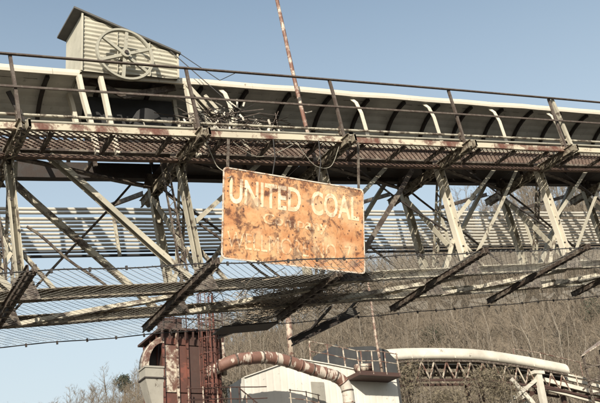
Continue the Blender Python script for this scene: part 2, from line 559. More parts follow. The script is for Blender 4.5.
BX = (DV, YV, NV)
for i, s in enumerate(PAN):
    nmat = 'cream' if s < 9 else 'cream_clean'
    # near and far posts
    po = bpart('post', MB().prof(wob(B(s, YN + 0.02, NB + 0.07), B(s, YN + 0.02, NT - 0.18), 6, 0.006), chan_p(0.13, 0.17 if s > 9 else 0.12), DV), nmat)
    bo = MB()
    for k in range(4):
        bo.box(B(s - 0.03 + 0.06 * (k % 2), YN - 0.062, NB + 0.5 + 0.52 * k), 0.035, 0.02, 0.035, BX)
    bpart('bolt', bo, 'dark', parent=po, kind='stuff')
    bpart('post', MB().prof(wob(B(s - 0.02, YF, NB + 0.07), B(s - 0.02, YF, NT - 0.05), 6, 0.006), chan_p(0.11, 0.15), DV), 'cream')
    if s < 8:
        lb = MB()
        for k in range(16):
            sg2 = 1 if k % 2 else -1
            n0, n1_ = NB + 0.3 + 0.115 * k, NB + 0.3 + 0.115 * (k + 1)
            lb.prof([B(s - 0.27 + 0.06 * sg2, YN + 0.05, n0), B(s - 0.27 - 0.06 * sg2, YN + 0.05, n1_)], rect_p(0.012, 0.03), YV)
        for ds in (-0.33, -0.21):
            lb.prof([B(s + ds, YN + 0.05, NB + 0.07), B(s + ds, YN + 0.05, NT - 0.17)], rect_p(0.02, 0.05), YV)
        bpart('laced_post', lb, 'rusty')
    # gusset plates
    for (yy, n0, hgt) in ((YN - 0.075, NB + 0.08, 0.36), (YN - 0.075, NT - 0.2, 0.3), (YF - 0.095, NB + 0.08, 0.36), (YF - 0.095, NT - 0.1, 0.3)):
        gm = MB()
        w = 0.24
        pts = [B(s - w, yy, n0 - hgt / 2), B(s + w, yy, n0 - hgt / 2), B(s + w * 0.55, yy, n0 + hgt / 2), B(s - w * 0.55, yy, n0 + hgt / 2)]
        bk = [p + YV * 0.012 for p in pts]
        gm.add(pts + bk, [(0, 1, 2, 3), (7, 6, 5, 4), (0, 4, 5, 1), (1, 5, 6, 2), (2, 6, 7, 3), (3, 7, 4, 0)])
        gp = bpart('gusset_plate', gm, 'rusty')
        bo = MB()
        for k in range(6):
            bo.box(B(s - 0.15 + 0.15 * (k % 3), yy - 0.008, n0 - 0.1 + 0.17 * (k // 3)), 0.03, 0.02, 0.03, BX)
        bpart('bolt', bo, 'dark', parent=gp, kind='stuff')
    # top cross beam: two channels with lacing, running right across
    cb = MB()
    for ds in (-0.07, 0.07):
        cb.prof([B(s + ds, YA, NT - 0.29), B(s + ds, YE, NT - 0.29)], chan_p(0.04 * (1 if ds < 0 else -1), 0.15, 0.01), NV)
    y_ = YA + 0.05
    k = 0
    while y_ < YE - 0.2:
        for nn in (NT - 0.375, NT - 0.205):
            p, q = (B(s - 0.08, y_, nn), B(s + 0.08, y_ + 0.17, nn)) if k % 2 == 0 else (B(s + 0.08, y_, nn), B(s - 0.08, y_ + 0.17, nn))
            cb.prof([p, q], rect_p(0.035, 0.01), NV)
        y_ += 0.17
        k += 1
    bpart('cross_beam', cb, 'chord')
    # bottom cross beam, out to the net's edges
    cb = MB()
    sq = 0.93 * s + 0.02
    for ds in (-0.055, 0.055):
        ya = 11.42 if abs(s - 9.6) > 1 else 12.25
        cb.prof([B(sq + ds, ya, NB - 0.1 - 0.0324 * (ya - 11.16)), B(sq + ds, 14.55, NB - 0.21)], chan_p(0.035 * (1 if ds < 0 else -1), 0.11, 0.01), NV)
    y_ = ya + 0.1
    while y_ < 14.5:
        cb.box(B(sq, y_, NB - 0.16 - 0.11 * (y_ - 11.16) / 3.39), 0.15, 0.05, 0.01, BX)
        y_ += 0.24
    bpart('cross_beam', cb, 'rusty')
    # sway bracing inside the section
    lb = MB()
    pa, pz = B(s + 0.1, YN + 0.1, NT - 0.3), B(s + 0.05, YF - 0.1, NB + 0.15)
    for ds in (-0.055, 0.055):
        lb.prof([pa + DV * ds, pz + DV * ds], rect_p(0.022, 0.05), DV)
    for k in range(20):
        sg2 = 1 if k % 2 else -1
        lb.prof([pa + (pz - pa) * k / 20 + DV * 0.055 * sg2, pa + (pz - pa) * (k + 1) / 20 - DV * 0.055 * sg2], rect_p(0.012, 0.03), YV)
    bpart('sway_brace', lb, 'cream_rusty')
    bpart('sway_brace', MB().prof(wob(B(s - 0.06, YF - 0.1, NT - 0.45), B(s + 0.12, YN + 0.1, NB + 0.12), 5, 0.008), angle_p(0.11), DV), 'cream')
    if i + 1 < len(PAN):
        c = PAN[i + 1]
        # lateral bracing in the floor and under the deck
        bpart('lateral_brace', MB().prof(wob(B(s + 0.15, YF - 0.1, NB - 0.09), B(c - 0.15, YN + 0.1, NB - 0.07), 6, 0.01), angle_p(0.1), NV), 'cream_rusty')
        bpart('lateral_brace', MB().prof(wob(B(s + 0.15, YN + 0.1, NT - 0.22), B(c - 0.15, YF - 0.15, NT - 0.22), 6, 0.01), angle_p(0.09), NV), 'rusty')
        # web diagonals: fall to the right in the left half, climb in the right half
        if s < 5.5:
            bpart('diagonal_brace', MB().prof(wob(B(s + 0.68, YN + 0.06, NT - 0.2), B(c - 0.13, YN + 0.06, NB + 0.08), 8, 0.012), chan_p(0.09, 0.14), YV), 'cream')
            bpart('diagonal_brace', MB().prof(wob(B(s + 0.36, YF + 0.02, NT - 0.06), B(c - 0.35, YF + 0.02, NB + 0.05), 8, 0.012), angle_p(0.1), YV), 'cream_rusty')
        else:
            th = 0.1 if 9 < s < 12 else 0.07
            bpart('diagonal_brace', MB().prof(wob(B(s + 0.08, YN + 0.06, NB + 0.08), B(c - 0.58, YN + 0.06, NT - 0.2), 8, 0.012), angle_p(th), YV), 'rusty' if 9 < s < 12 else 'cream')
            bpart('diagonal_brace', MB().prof(wob(B(s + 0.1, YF + 0.02, NB + 0.08), B(c - 0.45, YF + 0.02, NT - 0.06), 8, 0.012), chan_p(0.08, 0.1), YV), 'cream')
        bpart('counter_rod', MB().tube(wob(B(s + 0.1, YF + 0.05, NT - 0.1), B(c - 0.15, YF + 0.05, NB + 0.1), 8, 0.02) if s > 5.5 else wob(B(s + 0.1, YF + 0.05, NB + 0.1), B(c - 0.4, YF + 0.05, NT - 0.1), 8, 0.02), 0.024, 6), 'rusty')
        if s > 9:
            bpart('counter_rod', MB().tube(wob(B(s + 0.75, YN + 0.1, NT - 0.2), B(c - 0.2, YN + 0.1, NB + 0.9), 8, 0.02), 0.02, 6), 'dark')
        else:
            bpart('counter_rod', MB().tube(wob(B(s + 0.2, YN + 0.1, NB + 1.15), B(s + 1.35, YN + 0.1, NB + 0.1), 8, 0.02), 0.022, 6), 'rusty')
    for sg2 in (-1, 1):                               # short knees at the foot of each post
        bpart('foot_knee', MB().prof([B(s + 0.08 * sg2, YN + 0.11, NB + 0.72), B(s + 0.52 * sg2, YN + 0.11, NB + 0.08)], angle_p(0.06), YV), 'cream_rusty')
    # short knee from the near post
    if s > 5:
        bpart('knee_brace', MB().prof(wob(B(s + 0.07, YN + 0.06, 6.98), B(s + 1.72, YN + 0.06, NT - 0.19), 5, 0.01), angle_p(0.08), YV), 'cream')
    # hangers for the pipe bank at the beam's far end
    nh = 8.87 - 0.0135 * (s - 4)
    bpart('pipe_bracket', MB().prof([B(s, YE - 0.1, NT - 0.1), B(s, YP - 0.06, nh + 0.04)], angle_p(0.08), NV), 'rusty')
    bpart('hanger', MB().prof([B(s + 0.04, YP - 0.06, nh + 0.08), B(s + 0.04, YP - 0.06, nh - 1.1)], angle_p(0.06), YV), 'cream')

# belt pan plates between the chords, right of the drive
for i in range(2, len(PAN) - 1):
    for k in range(2):
        a = PAN[i] + 1.475 * k
        bpart('belt_pan', MB().box(B(a + 0.737, (YN + YF) / 2 + 0.02, NT + 0.045 + 0.004 * k), 1.465, YF - YN - 0.1, 0.008, BX), 'dark')

# walkway ---------------------------------------------------------------
for i in range(len(PAN) - 1):
    a, c = PAN[i], PAN[i + 1]
    e = bpart('edge_beam', MB().prof(wob(B(a + 0.004, Y0, 8.215), B(c - 0.004, Y0, 8.215), 5, 0.006), chan_p(0.06, 0.11), NV), 'edge')
    bpart('inner_beam', MB().prof(wob(B(a + 0.004, YN - 0.12, 8.12), B(c - 0.004, YN - 0.12, 8.12), 5, 0.006), angle_p(0.1), NV), 'grating')
    # expanded metal floor: diamond strands
    gm = MB()
    da, db = 0.115, 0.046
    na = int((c - a) / da)
    nb = int((YN - 0.12 - Y0 - 0.04) / db)
    for p in range(na):
        for q in range(nb):
            s_ = a + 0.03 + p * da + (da / 2 if q % 2 else 0)
            y_ = Y0 + 0.03 + q * db
            if rng.random() < 0.012:
                continue
            for sg in (-1, 1):
                u0 = B(s_, y_, 8.24)
                u1 = B(s_ + sg * da / 2, y_ + db, 8.24)
                tdir = u1 - u0
                sd = np.cross(tdir, NV)
                sd = sd / np.linalg.norm(sd) * 0.0075
                hh = NV * 0.014
                gm.add([u0 - sd - hh, u0 + sd + hh * 0.3, u1 + sd + hh * 0.3, u1 - sd - hh], [(0, 1, 2, 3)])
    bpart('walkway_grating', gm, 'grating', kind='stuff')
    for k in range(3):
        sk = a + (c - a) * (k + 0.5) / 3
        bpart('grating_bearer', MB().prof([B(sk, Y0 + 0.035, 8.17), B(sk, YN - 0.19, 8.17)], angle_p(0.06, 0.008), NV), 'rusty')

# conduits along the walkway
for (yy, nn, rr, mm) in ((Y0 + 0.05, 8.35, 0.024, 'conduit'), (Y0 + 0.02, 8.445, 0.024, 'cream_rusty'), (Y0 + 0.16, 8.41, 0.02, 'conduit')):
    bpart('conduit', MB().tube(wob(B(S0, yy, nn), B(S1, yy, nn), 60, 0.012), rr, 8), mm, True)
# railing
RP = [s - 0.03 for s in PAN]
for s in RP:
    top = 9.47 + rng.uniform(-0.01, 0.01)
    dy = rng.uniform(-0.02, 0.02)
    p_ = bpart('railing_post', MB().prof(wob(B(s + 0.03, Y0 - 0.05, 8.1), B(s + rng.uniform(-0.03, 0.03), Y0 - 0.05 + dy, top), 5, 0.008), angle_p(0.048, 0.01), DV), 'rail')
    cl = MB()
    for nn in (8.35, 8.445):
        cl.box(B(s + 0.03, Y0 - 0.0, nn), 0.09, 0.075, 0.085, BX)
    bpart('clamp', cl, 'rusty', parent=p_)
# a second, paler stay beside the post on the right
bpart('railing_stay', MB().prof(wob(B(15.72, Y0 - 0.04, 8.1), B(15.62, Y0 - 0.02, 9.47), 5, 0.008), angle_p(0.07, 0.01), DV), 'cream')
for nn, amp in ((9.46, 0.016), (8.87, 0.014)):
    bpart('handrail', MB().prof(wob(B(S0, Y0 - 0.085, nn), B(S1, Y0 - 0.085, nn), 70, amp), angle_p(0.05, 0.01) if nn > 9 else rect_p(0.022, 0.035), NV), 'rail')

# conveyor: stringers, belt, idlers, curved cover ------------------------
for yy, nn in ((YN + 0.02, 8.62), (13.56, 8.56)):
    bpart('stringer', MB().prof(wob(B(S0, yy, nn), B(S1, yy, nn), 40, 0.006), chan_p(0.07, 0.14), NV), 'cream' if yy < 13.5 else 'rusty')
s = S0 + 0.2
while s < S1:
    bpart('stringer_leg', MB().box(B(s, YN + 0.02, 8.385), 0.07, 0.06, 0.31, BX), 'rusty')
    bpart('stringer_bearer', MB().box(B(s, 13.52, 8.51), 0.06, 1.3, 0.06, BX), 'rusty')
    bpart('stringer_leg', MB().box(B(s, 13.56, 8.42), 0.06, 0.05, 0.14, BX), 'rusty')
    s += 1.475
bel = MB()
prof_b = [(12.97, 8.83), (13.1, 8.74), (13.38, 8.74), (13.5, 8.83)]
SB = 6.2
for (pr, dn) in ((prof_b, 0), ([(13.0, 8.6), (13.48, 8.6)], 0)):
    ns = 30
    vs, fs = [], []
    for k in range(ns + 1):
        ss = SB + (S1 - SB) * k / ns
        for (yy, nn) in pr:
            vs.append(B(ss, yy, nn + 0.012 * math.sin(k * 2.1)))
            vs.append(B(ss, yy, nn + 0.012 + 0.012 * math.sin(k * 2.1)))
    m2 = len(pr) * 2
    for k in range(ns):
        for j in range(len(pr) - 1):
            q0 = k * m2 + 2 * j
            fs += [(q0, q0 + m2, q0 + m2 + 2, q0 + 2), (q0 + 1, q0 + 3, q0 + m2 + 3, q0 + m2 + 1)]
    bel.add(vs, fs)
bpart('belt', bel, 'rubber')
s = SB + 0.3
while s < S1 - 0.3:
    bpart('idler_roller', MB().tube([B(s, 12.97, 8.665), B(s, 13.5, 8.665)], 0.05, 8), 'dark', True)
    s += 0.98
# cover
EY, EN = 1.1, 0.76
def arc(ss, a, off=0.0):
    return B(ss, 12.93 + (EY + off) * math.cos(a), 9.03 + (EN + off) * math.sin(a))
s = S0
while s < S1 - 0.1:
    e = min(s + 1.92, S1)
    vs, fs = [], []
    na = 16
    for ss in (s + 0.006, e - 0.006):
        for k in range(na + 1):
            a = math.radians(10 + (94 - 10) * k / na)
            rip = 0.012 if k % 2 else 0.0
            vs.append(arc(ss, a, rip))
            vs.append(arc(ss, a, 0.018 + rip))
    m2 = (na + 1) * 2
    for k in range(na):
        fs += [(2 * k, 2 * k + 2, m2 + 2 * k + 2, m2 + 2 * k), (2 * k + 1, m2 + 2 * k + 1, m2 + 2 * k + 3, 2 * k + 3)]
    fs += [(0, m2, m2 + 1, 1), (2 * na, 2 * na + 1, m2 + 2 * na + 1, m2 + 2 * na)]
    cp = MB().add(vs, fs)
    cpo = bpart('cover_panel', cp, 'cover_in')
    # rolled front lip
    bpart('cover_lip', MB().prof(wob(B(s + 0.003, 12.83, 9.76), B(e - 0.003, 12.83, 9.76), 4, 0.008), [(-0.02, -0.06), (0.02, -0.06), (0.03, -0.01), (0.02, 0.06), (-0.025, 0.06), (-0.012, -0.01)], NV), 'lip', parent=cpo)
    s = e
s = 4.55
while s < S1:
    rp = [arc(s, math.radians(a), -0.045) for a in np.linspace(4, 88, 12)]
    bpart('cover_rib', MB().prof(rp, rect_p(0.07, 0.06), DV), 'dark')
    s += 0.96
for s in (2.9, 7.86, 10.86, 12.78, 14.70, 16.56, 18.5, 20.4):
    cv = [B(s + 0.0, YN - 0.04, 8.55), B(s - 0.01, YN - 0.05, 8.95), B(s - 0.02, YN - 0.055, 9.3), B(s - 0.05, YN - 0.02, 9.55), B(s - 0.09, YN + 0.05, 9.67)]
    bpart('cover_post', MB().prof(cv, angle_p(0.085, 0.012), YV), 'cream_clean')
# unseen pairs of sloping struts above the cover, added to shadow the pipes
s = S0 + 0.3
k = 0
while s < S1 - 0.5:
    for ds in (0.0, 0.4):
        w_ = 0.15 + 0.04 * (k % 3)
        bpart('shadow_strut', MB().prof([B(s + ds, 13.12, 9.8), B(s + ds + 0.03 * (k % 2), 14.22, 10.5)], rect_p(w_, 0.05), NV), 'rusty')
        bpart('shadow_strut_leg', MB().prof([B(s + ds, 14.28, NT + 0.2), B(s + ds, 14.25, 10.52)], rect_p(0.06, 0.05), YV), 'rusty')
    s += 1.25 + 0.35 * (k % 2)
    k += 1
# dark strut behind, left
bpart('cover_post', MB().prof([B(4.35, 13.4, 8.6), B(3.95, 13.3, 9.6)], rect_p(0.08, 0.03), YV), 'dark')

# bents that carry the bridge, beyond the picture's edges
for s in (0.95, 23.9):
    for yy in (YN, YF):
        tp = B(s, yy, NB - 0.12)
        foot = A(tp[0], yy + (-0.8 if yy == YN else 0.8), 0.0)
        bpart('bent_leg', MB().prof([foot, tp], i_p(0.2, 0.2, 0.02), A(1, 0, 0)), 'rusty')
    c0 = B(s, YN, NB - 0.12)
    for fr in (0.33, 0.66):
        z = c0[2] * fr
        bpart('bent_tie', MB().prof([A(c0[0] + 0.12, YN - 0.8 * (1 - fr), z), A(c0[0] + 0.12, YF + 0.8 * (1 - fr), z)], angle_p(0.1)), 'rusty')

# ledger under the far edge
for (pa, pz, hs_) in (((218, 334), (318, 296), (0.25, 0.8)), ((292, 341.5), (356, 311), (0.3, 0.85))):
    p0, p1 = at(*pa, 15.42), at(*pz, 15.42)
    bpart('ledger_beam', MB().prof([p0, p1], i_p(0.2, 0.17, 0.03), A(0, 0, 1)), 'dark')
    for t_ in hs_:
        pm = p0 + (p1 - p0) * t_
        top = pm + NV * max(0.25, B(0, 0, NB - 0.1) @ NV - pm @ NV)
        bpart('ledger_hanger', MB().prof([pm + NV * 0.06, top - YV * 0.9], rect_p(0.05, 0.04), YV), 'dark')
p0, p1 = at(240, 326, 14.9), at(300, 300, 14.0)
bpart('floor_plate', MB().prof([B(7.7, 14.75, NB - 0.29), B(8.9, 14.75, NB - 0.29)], rect_p(0.5, 0.03), NV), 'dark')

# ------------------------------------------------------------------ safety net under the bridge
def sag(s, y):
    return 0.05 * math.sin(s * 1.07 - 0.6) ** 2 * math.sin(math.pi * (y - 11.5) / 3.75) + 0.012 * math.sin(s * 3.1 + y)
net = thing('safety_net', B(0.75, 13.7, NB - 0.1), 'slack diamond wire mesh net slung beneath the truss bridge', 'net')
YK, YL = 11.5, 15.25                              # near and far edges of the net
wm = MB()
NL = NB - 0.1
dsp = 0.13
k = int((S0 - 4) / dsp)
while k * dsp < S1:
    for sg in (1, -1):
        pts = []
        for j in range(9):
            y_ = YK + 0.02 + (YL - YK - 0.04) * j / 8
            s_ = k * dsp + ((y_ - YK) if sg > 0 else (YL - y_))
            if S0 <= s_ <= S1:
                pts.append(B(s_, y_, NL - sag(s_, y_) + rng.uniform(-0.004, 0.004)))
        if len(pts) > 1:
            wm.tube(pts, 0.0036 if sg > 0 else 0.002, 3, cap=False)
    k += 1
wm.build('mesh_wire', MT['wire'], net, kind='stuff')
for yy in (YK + 0.02, YL):
    pts = [B(S0 + (S1 - S0) * j / 60, yy, NL - 0.02 - sag(S0 + (S1 - S0) * j / 60, yy)) for j in range(61)]
    MB().tube(pts, 0.011, 5).build('edge_cable', MT['cable'], net)
    cl = MB()
    for j in range(44):
        cl.box(B(S0 + 0.3 + j * 0.54, yy, NL - 0.025), 0.03, 0.03, 0.06, BX)
    cl.build('cable_clip', MT['dark'], net, kind='stuff')
# dead vines and twigs caught in it
tw = MB()
for k in range(420):
    s_ = rng.normal(8.9, 0.85)
    y_ = min(YL - 0.1, max(YK + 0.4, rng.normal(13.9, 0.7)))
    p = B(s_, y_, NL + 0.02)
    a = rng.uniform(0, 6.28)
    L = rng.uniform(0.15, 0.7)
    q = p + (DV * math.cos(a) + YV * math.sin(a)) * L + NV * rng.uniform(-0.02, 0.16)
    mid = (p + q) / 2 + A(*rng.uniform(-0.05, 0.05, 3)) + NV * 0.05
    tw.tube([p, mid, q], 0.007, 3, cap=False)
tag(tw.build('twig_tangle', MT['twig'], None, kind='stuff'), 'tangle of dead twigs caught on the net below the sign', 'twigs')

# ------------------------------------------------------------------ pipe bank behind the bridge
pb = thing('pipe_bank', B(S0, YP, 7.8), 'bank of pale horizontal pipes hung along the far side of the bridge', 'pipes')
offs = [0.0, 0.075, 0.2, 0.275, 0.35, 0.425, 0.5, 0.575, 0.65, 0.725, 0.8]
for k, o_ in enumerate(offs):
    r_ = 0.03 if k not in (0, 1, 2) else 0.036
    pts = []
    for j in range(41):
        s_ = S0 + (S1 - S0) * j / 40
        pts.append(B(s_, YP + 0.003 * math.sin(k + j), 8.86 - 0.0145 * (s_ - 4) - 1.085 * o_ * (1 + 0.006 * (s_ - 4)) - 0.012 * abs(math.sin((s_ - 0.75) * math.pi / 2.95))))
    MB().tube(pts, r_, 8).build('pipe', MT['pipe_pale'], pb, True)
for k, o_ in enumerate((0.865, 0.945)):
    pts = [B(S0 + (S1 - S0) * j / 40, YP, 8.86 - 0.0145 * (S0 + (S1 - S0) * j / 40 - 4) - 1.085 * o_ * (1 + 0.006 * (S0 + (S1 - S0) * j / 40 - 4))) for j in range(41)]
    MB().tube(pts, 0.024 + 0.008 * k, 8).build('pipe', MT['cable'], pb, True)

# ------------------------------------------------------------------ sign
SY = 12.06
sc_ = SY / 12.2
sxl, sxr = 5.83 * sc_, 8.66 * sc_
def ZZ(z):
    return CAM[2] + (z - CAM[2]) * sc_
zt = ZZ(8.66)
zb = zt - 1.57
sg_ = thing('sign', (sxl, SY, zb), 'large rusted orange UNITED COAL sign hanging askew below the walkway', 'sign')
W, H = sxr - sxl, zt - zb
# face, slightly buckled, rounded corners
rad = 0.07
out = []
for (cx_, cz_, a0) in ((sxr - rad, zt - rad, 0), (sxl + rad, zt - rad, 90), (sxl + rad, zb + rad, 180), (sxr - rad, zb + rad, 270)):
    for k in range(5):
        a = math.radians(a0 + 22.5 * k)
        out.append((cx_ + rad * math.cos(a), cz_ + rad * math.sin(a)))
n = len(out)
sm = MB()
sm.add([(x, SY, z) for x, z in out] + [(x, SY + 0.006, z) for x, z in out],
       [tuple(range(n - 1, -1, -1)), tuple(range(n, 2 * n))] + [(i, (i + 1) % n, n + (i + 1) % n, n + i) for i in range(n)])
sm.build('sign_panel', MT['sign'], sg_)
rim = MB()
ctr = A((sxl + sxr) / 2, SY, (zt + zb) / 2)
inn = [((x - ctr[0]) * (1 - 0.034 / W) + ctr[0], (z - ctr[2]) * (1 - 0.034 / H) + ctr[2]) for x, z in out]
outr = [((x - ctr[0]) * (1 + 0.01 / W) + ctr[0], (z - ctr[2]) * (1 + 0.01 / H) + ctr[2]) for x, z in out]
rim.add([(x, SY - 0.008, z) for x, z in outr] + [(x, SY - 0.008, z) for x, z in inn] + [(x, SY + 0.01, z) for x, z in outr],
        [(i, (i + 1) % n, n + (i + 1) % n, n + i) for i in range(n)] + [(i, 2 * n + i, 2 * n + (i + 1) % n, (i + 1) % n) for i in range(n)])
rim.build('rim', MT['sign_rim'], sg_)
for zz in (zt - 0.3, zb + 0.3):
    MB().prof([A(sxl + 0.1, SY + 0.035, zz), A(sxr - 0.1, SY + 0.035, zz)], angle_p(0.05, 0.008)).build('back_stiffener', MT['rusty'], sg_)


def words(txt, x0, x1, zbase, cap, mat, bold=0.018):
    cu = bpy.data.curves.new('lettering', 'FONT')
    cu.body = txt
    cu.extrude = 0.0015
    cu.offset = bold
    cu.resolution_u = 4
    to = bpy.data.objects.new('lettering_tmp', cu)
    col.objects.link(to)
    dg = bpy.context.evaluated_depsgraph_get()
    me = bpy.data.meshes.new_from_object(to.evaluated_get(dg))
    bpy.data.objects.remove(to)
    co = np.array([v.co[:] for v in me.vertices])
    lo, hi = co.min(0), co.max(0)
    hcap = hi[1] - lo[1]
    for v in me.vertices:
        x, y, z = v.co
        v.co = (x0 + (x - lo[0]) / (hi[0] - lo[0]) * (x1 - x0) - sxl, -0.004 + z * 0.3, zbase + (y - lo[1]) / hcap * cap - zb)
    me.materials.clear()
    me.materials.append(mat)
    o = bpy.data.objects.new('lettering', me)
    col.objects.link(o)
    o.parent = sg_
    return o


def sx_(px, py):
    return at(px, py, SY)
words('UNITED', sx_(227, 190)[0], sx_(299, 200)[0], zt - 0.615, 0.445, MT['letter'], 0.02)
words('COAL', sx_(309, 200)[0], sx_(357, 207)[0], zt - 0.615, 0.445, MT['letter'], 0.02)
words('Company', sx_(263, 220)[0], sx_(328, 228)[0], zt - 0.955, 0.255, MT['letter_faint'], 0.014)
words('WELLMORE NO. 7', sx_(229, 245)[0], sx_(355, 258)[0], zt - 1.385, 0.29, MT['letter_faint'], 0.0)
# hangers to the walkway's edge beam
for fx in (0.03, 0.33, 0.66, 0.97):
    x = sxl + W * fx
    s_ = x / math.cos(TH)
    z_top = (8.12 - (-math.sin(TH)) * x) / math.cos(TH)
    if fx in (0.03, 0.97):
        MB().prof([A(x, SY + 0.02, zt - 0.12), A(x, SY + 0.01, z_top + 0.03)], rect_p(0.05, 0.012), YV).build('hanger', MT['rusty'], sg_)
    else:
        MB().tube([A(x, SY + 0.02, zt - 0.1), A(x + 0.05, SY - 0.01, (zt + z_top) / 2), A(x + 0.02, SY + 0.01, z_top + 0.05)], 0.01, 5).build('hanger', MT['cable'], sg_)

# it has swung back at the foot
tilt = math.radians(10.5)
sg_.rotation_euler = (tilt, 0, 0)
sg_.location = (sxl + 0.08, SY + H * math.sin(tilt), zb + H * (1 - math.cos(tilt)))

# ------------------------------------------------------------------ loose cables about the walkway above the sign
def cable(pts, r_, label, mat='cable'):
    tag(MB().tube(pts, r_, 5).build('cable', MT[mat], None, True), label, 'cable')
def catmull(ps, n=8):
    ps = [np.array(p, float) for p in ps]
    out = []
    for i in range(len(ps) - 1):
        p0, p1, p2, p3 = ps[max(i - 1, 0)], ps[i], ps[i + 1], ps[min(i + 2, len(ps) - 1)]
        for k in range(n):
            t = k / n
            out.append(0.5 * (2 * p1 + (p2 - p0) * t + (2 * p0 - 5 * p1 + 4 * p2 - p3) * t * t + (3 * p1 - p0 - 3 * p2 + p3) * t ** 3))
    out.append(ps[-1])
    return out
cable(catmull([B(7.3, 12.03, 8.1), B(7.7, 12.1, 7.88), B(8.1, 12.1, 7.94), B(8.5, 12.05, 8.1)]), 0.006, 'slack thin wire looping above the left end of the sign', 'conduit')
cable(catmull([B(8.6, 12.03, 8.1), B(8.9, 12.12, 7.75), B(9.25, 12.12, 7.72), B(9.5, 12.05, 8.1)]), 0.006, 'slack thin wire looping above the right end of the sign', 'conduit')
cable(catmull([B(6.75, 12.0, 8.1), B(6.9, 12.15, 7.9), B(7.0, 12.2, 7.7), B(7.15, 12.1, 7.5), B(7.05, 12.05, 7.42)]), 0.009, 'short frayed cable dangling left of the sign', 'conduit')

# ------------------------------------------------------------------ leaning pole clamped to the walkway
pl = thing('pole', B(9.07, 12.3, 8.24), 'tall thin leaning pole, white paint flaking to rust, rising above the walkway', 'pole')
MB().tube(wob(B(9.07, 12.3, 8.24), B(9.12, 12.3, 13.2), 12, 0.02), 0.04, 10, 0.034).build('shaft', MT['pole'], pl, True)
MB().box(B(9.07, 12.3, 8.25), 0.2, 0.2, 0.02, BX).build('base_plate', MT['rusty'], pl)

# ------------------------------------------------------------------ drive hut with flywheel
HY = 12.72
q = at(82, 14, HY); xl, ztl = q[0], q[2]
q = at(177, 55, HY); xr, ztr = q[0], q[2]
HB = 13.72
def nz(x, n_):
    return (n_ + math.sin(TH) * x) / math.cos(TH)
hut = thing('drive_hut', (xl, HY, nz(xl, 9.74)), 'cream corrugated metal hut with sloping roof perched on the conveyor', 'hut')
hb = 9.74
# corrugated front sheet: horizontal ridges
def corr_wall(p_tl, p_tr, p_bl, p_br, outn, rows, amp, name, mat, parent, per=6):
    vs, fs = [], []
    nn = rows * per
    for k in range(nn + 1):
        t = k / nn
        o = outn * amp * math.cos(2 * math.pi * k / per)
        l = p_tl + (p_bl - p_tl) * t + o
        r2 = p_tr + (p_br - p_tr) * t + o
        vs += [l, r2]
    for k in range(nn):
        fs.append((2 * k, 2 * k + 1, 2 * k + 3, 2 * k + 2))
    b0 = len(vs)
    vs += [v - outn * 0.06 for v in vs[:]]
    fs += [(b0 + 2 * k, b0 + 2 * k + 2, b0 + 2 * k + 3, b0 + 2 * k + 1) for k in range(nn)]
    return MB().add(vs, fs).build(name, mat, parent, False)
# front wall keeps horizontal ridges: full sheet from the left top level, trimmed to the roof slope
rows = 11
zlow = nz(xl, hb)
pitch = 0.088
vs, fs = [], []
NX = 28
NZ = 130
for i in range(NX + 1):
    x = xl + (xr - xl) * i / NX
    t = ztl + (ztr - ztl) * i / NX
    bz = nz(x, hb)
    for k in range(NZ + 1):
        z = bz + (t - bz) * k / NZ
        vs.append((x, HY + 0.014 * math.cos(2 * math.pi * (z - 0.06 * x) / pitch), z))
for i in range(NX):
    for k in range(NZ):
        a0 = i * (NZ + 1) + k
        fs.append((a0, a0 + NZ + 1, a0 + NZ + 2, a0 + 1))
MB().add(vs, fs).build('front_wall', MT['hut'], hut, True)
sw = MB()
for (x, top) in ((xl, ztl), (xr, ztr)):
    bz = nz(x, hb)
    sgn = -1 if x == xl else 1
    o = sgn * 0.004
    sw = MB().add([(x + o, HY + 0.02, bz), (x + o, HB, bz), (x + o, HB, top + 0.1), (x + o, HY + 0.02, top), (x - sgn * 0.03, HY + 0.02, bz), (x - sgn * 0.03, HB, bz), (x - sgn * 0.03, HB, top + 0.1), (x - sgn * 0.03, HY + 0.02, top)],
                  [(0, 1, 2, 3), (7, 6, 5, 4), (0, 3, 7, 4), (1, 5, 6, 2)])
    sw.build('side_wall', MT['hut'], hut)
MB().add([(xl, HB, nz(xl, hb)), (xr, HB, nz(xr, hb)), (xr, HB, ztr + 0.1), (xl, HB, ztl + 0.1)], [(0, 1, 2, 3)]).build('back_wall', MT['hut'], hut)
MB().prof([A(xl, HY - 0.025, nz(xl, hb)), A(xl, HY - 0.025, ztl)], rect_p(0.03, 0.03), YV).build('corner_trim', MT['hut'], hut)
MB().prof([A(xr, HY - 0.025, nz(xr, hb)), A(xr, HY - 0.025, ztr)], rect_p(0.03, 0.03), YV).build('corner_trim', MT['hut'], hut)
for fx in (0.36, 0.7):
    x = xl + (xr - xl) * fx
    MB().prof([A(x, HY - 0.018, nz(x, hb)), A(x, HY - 0.018, ztl + (ztr - ztl) * fx - 0.01)], rect_p(0.01, 0.03), YV).build('sheet_lap', MT['hut'], hut)
ro = MB()
ov = 0.07
dz = (ztr - ztl) / (xr - xl)
c8 = []
for t in (0.012, 0.05):
    for (x, y) in ((xl - 0.16, HY - ov), (xr + 0.05, HY - ov), (xr + 0.05, HB + ov), (xl - 0.16, HB + ov)):
        c8.append((x, y, ztl + dz * (x - xl) + (0.1 * (y - HY) / (HB - HY)) + t))
ro.add(c8, [(3, 2, 1, 0), (4, 5, 6, 7), (0, 1, 5, 4), (1, 2, 6, 5), (2, 3, 7, 6), (3, 0, 4, 7)])
ro.build('roof', MT['hut_roof'], hut)
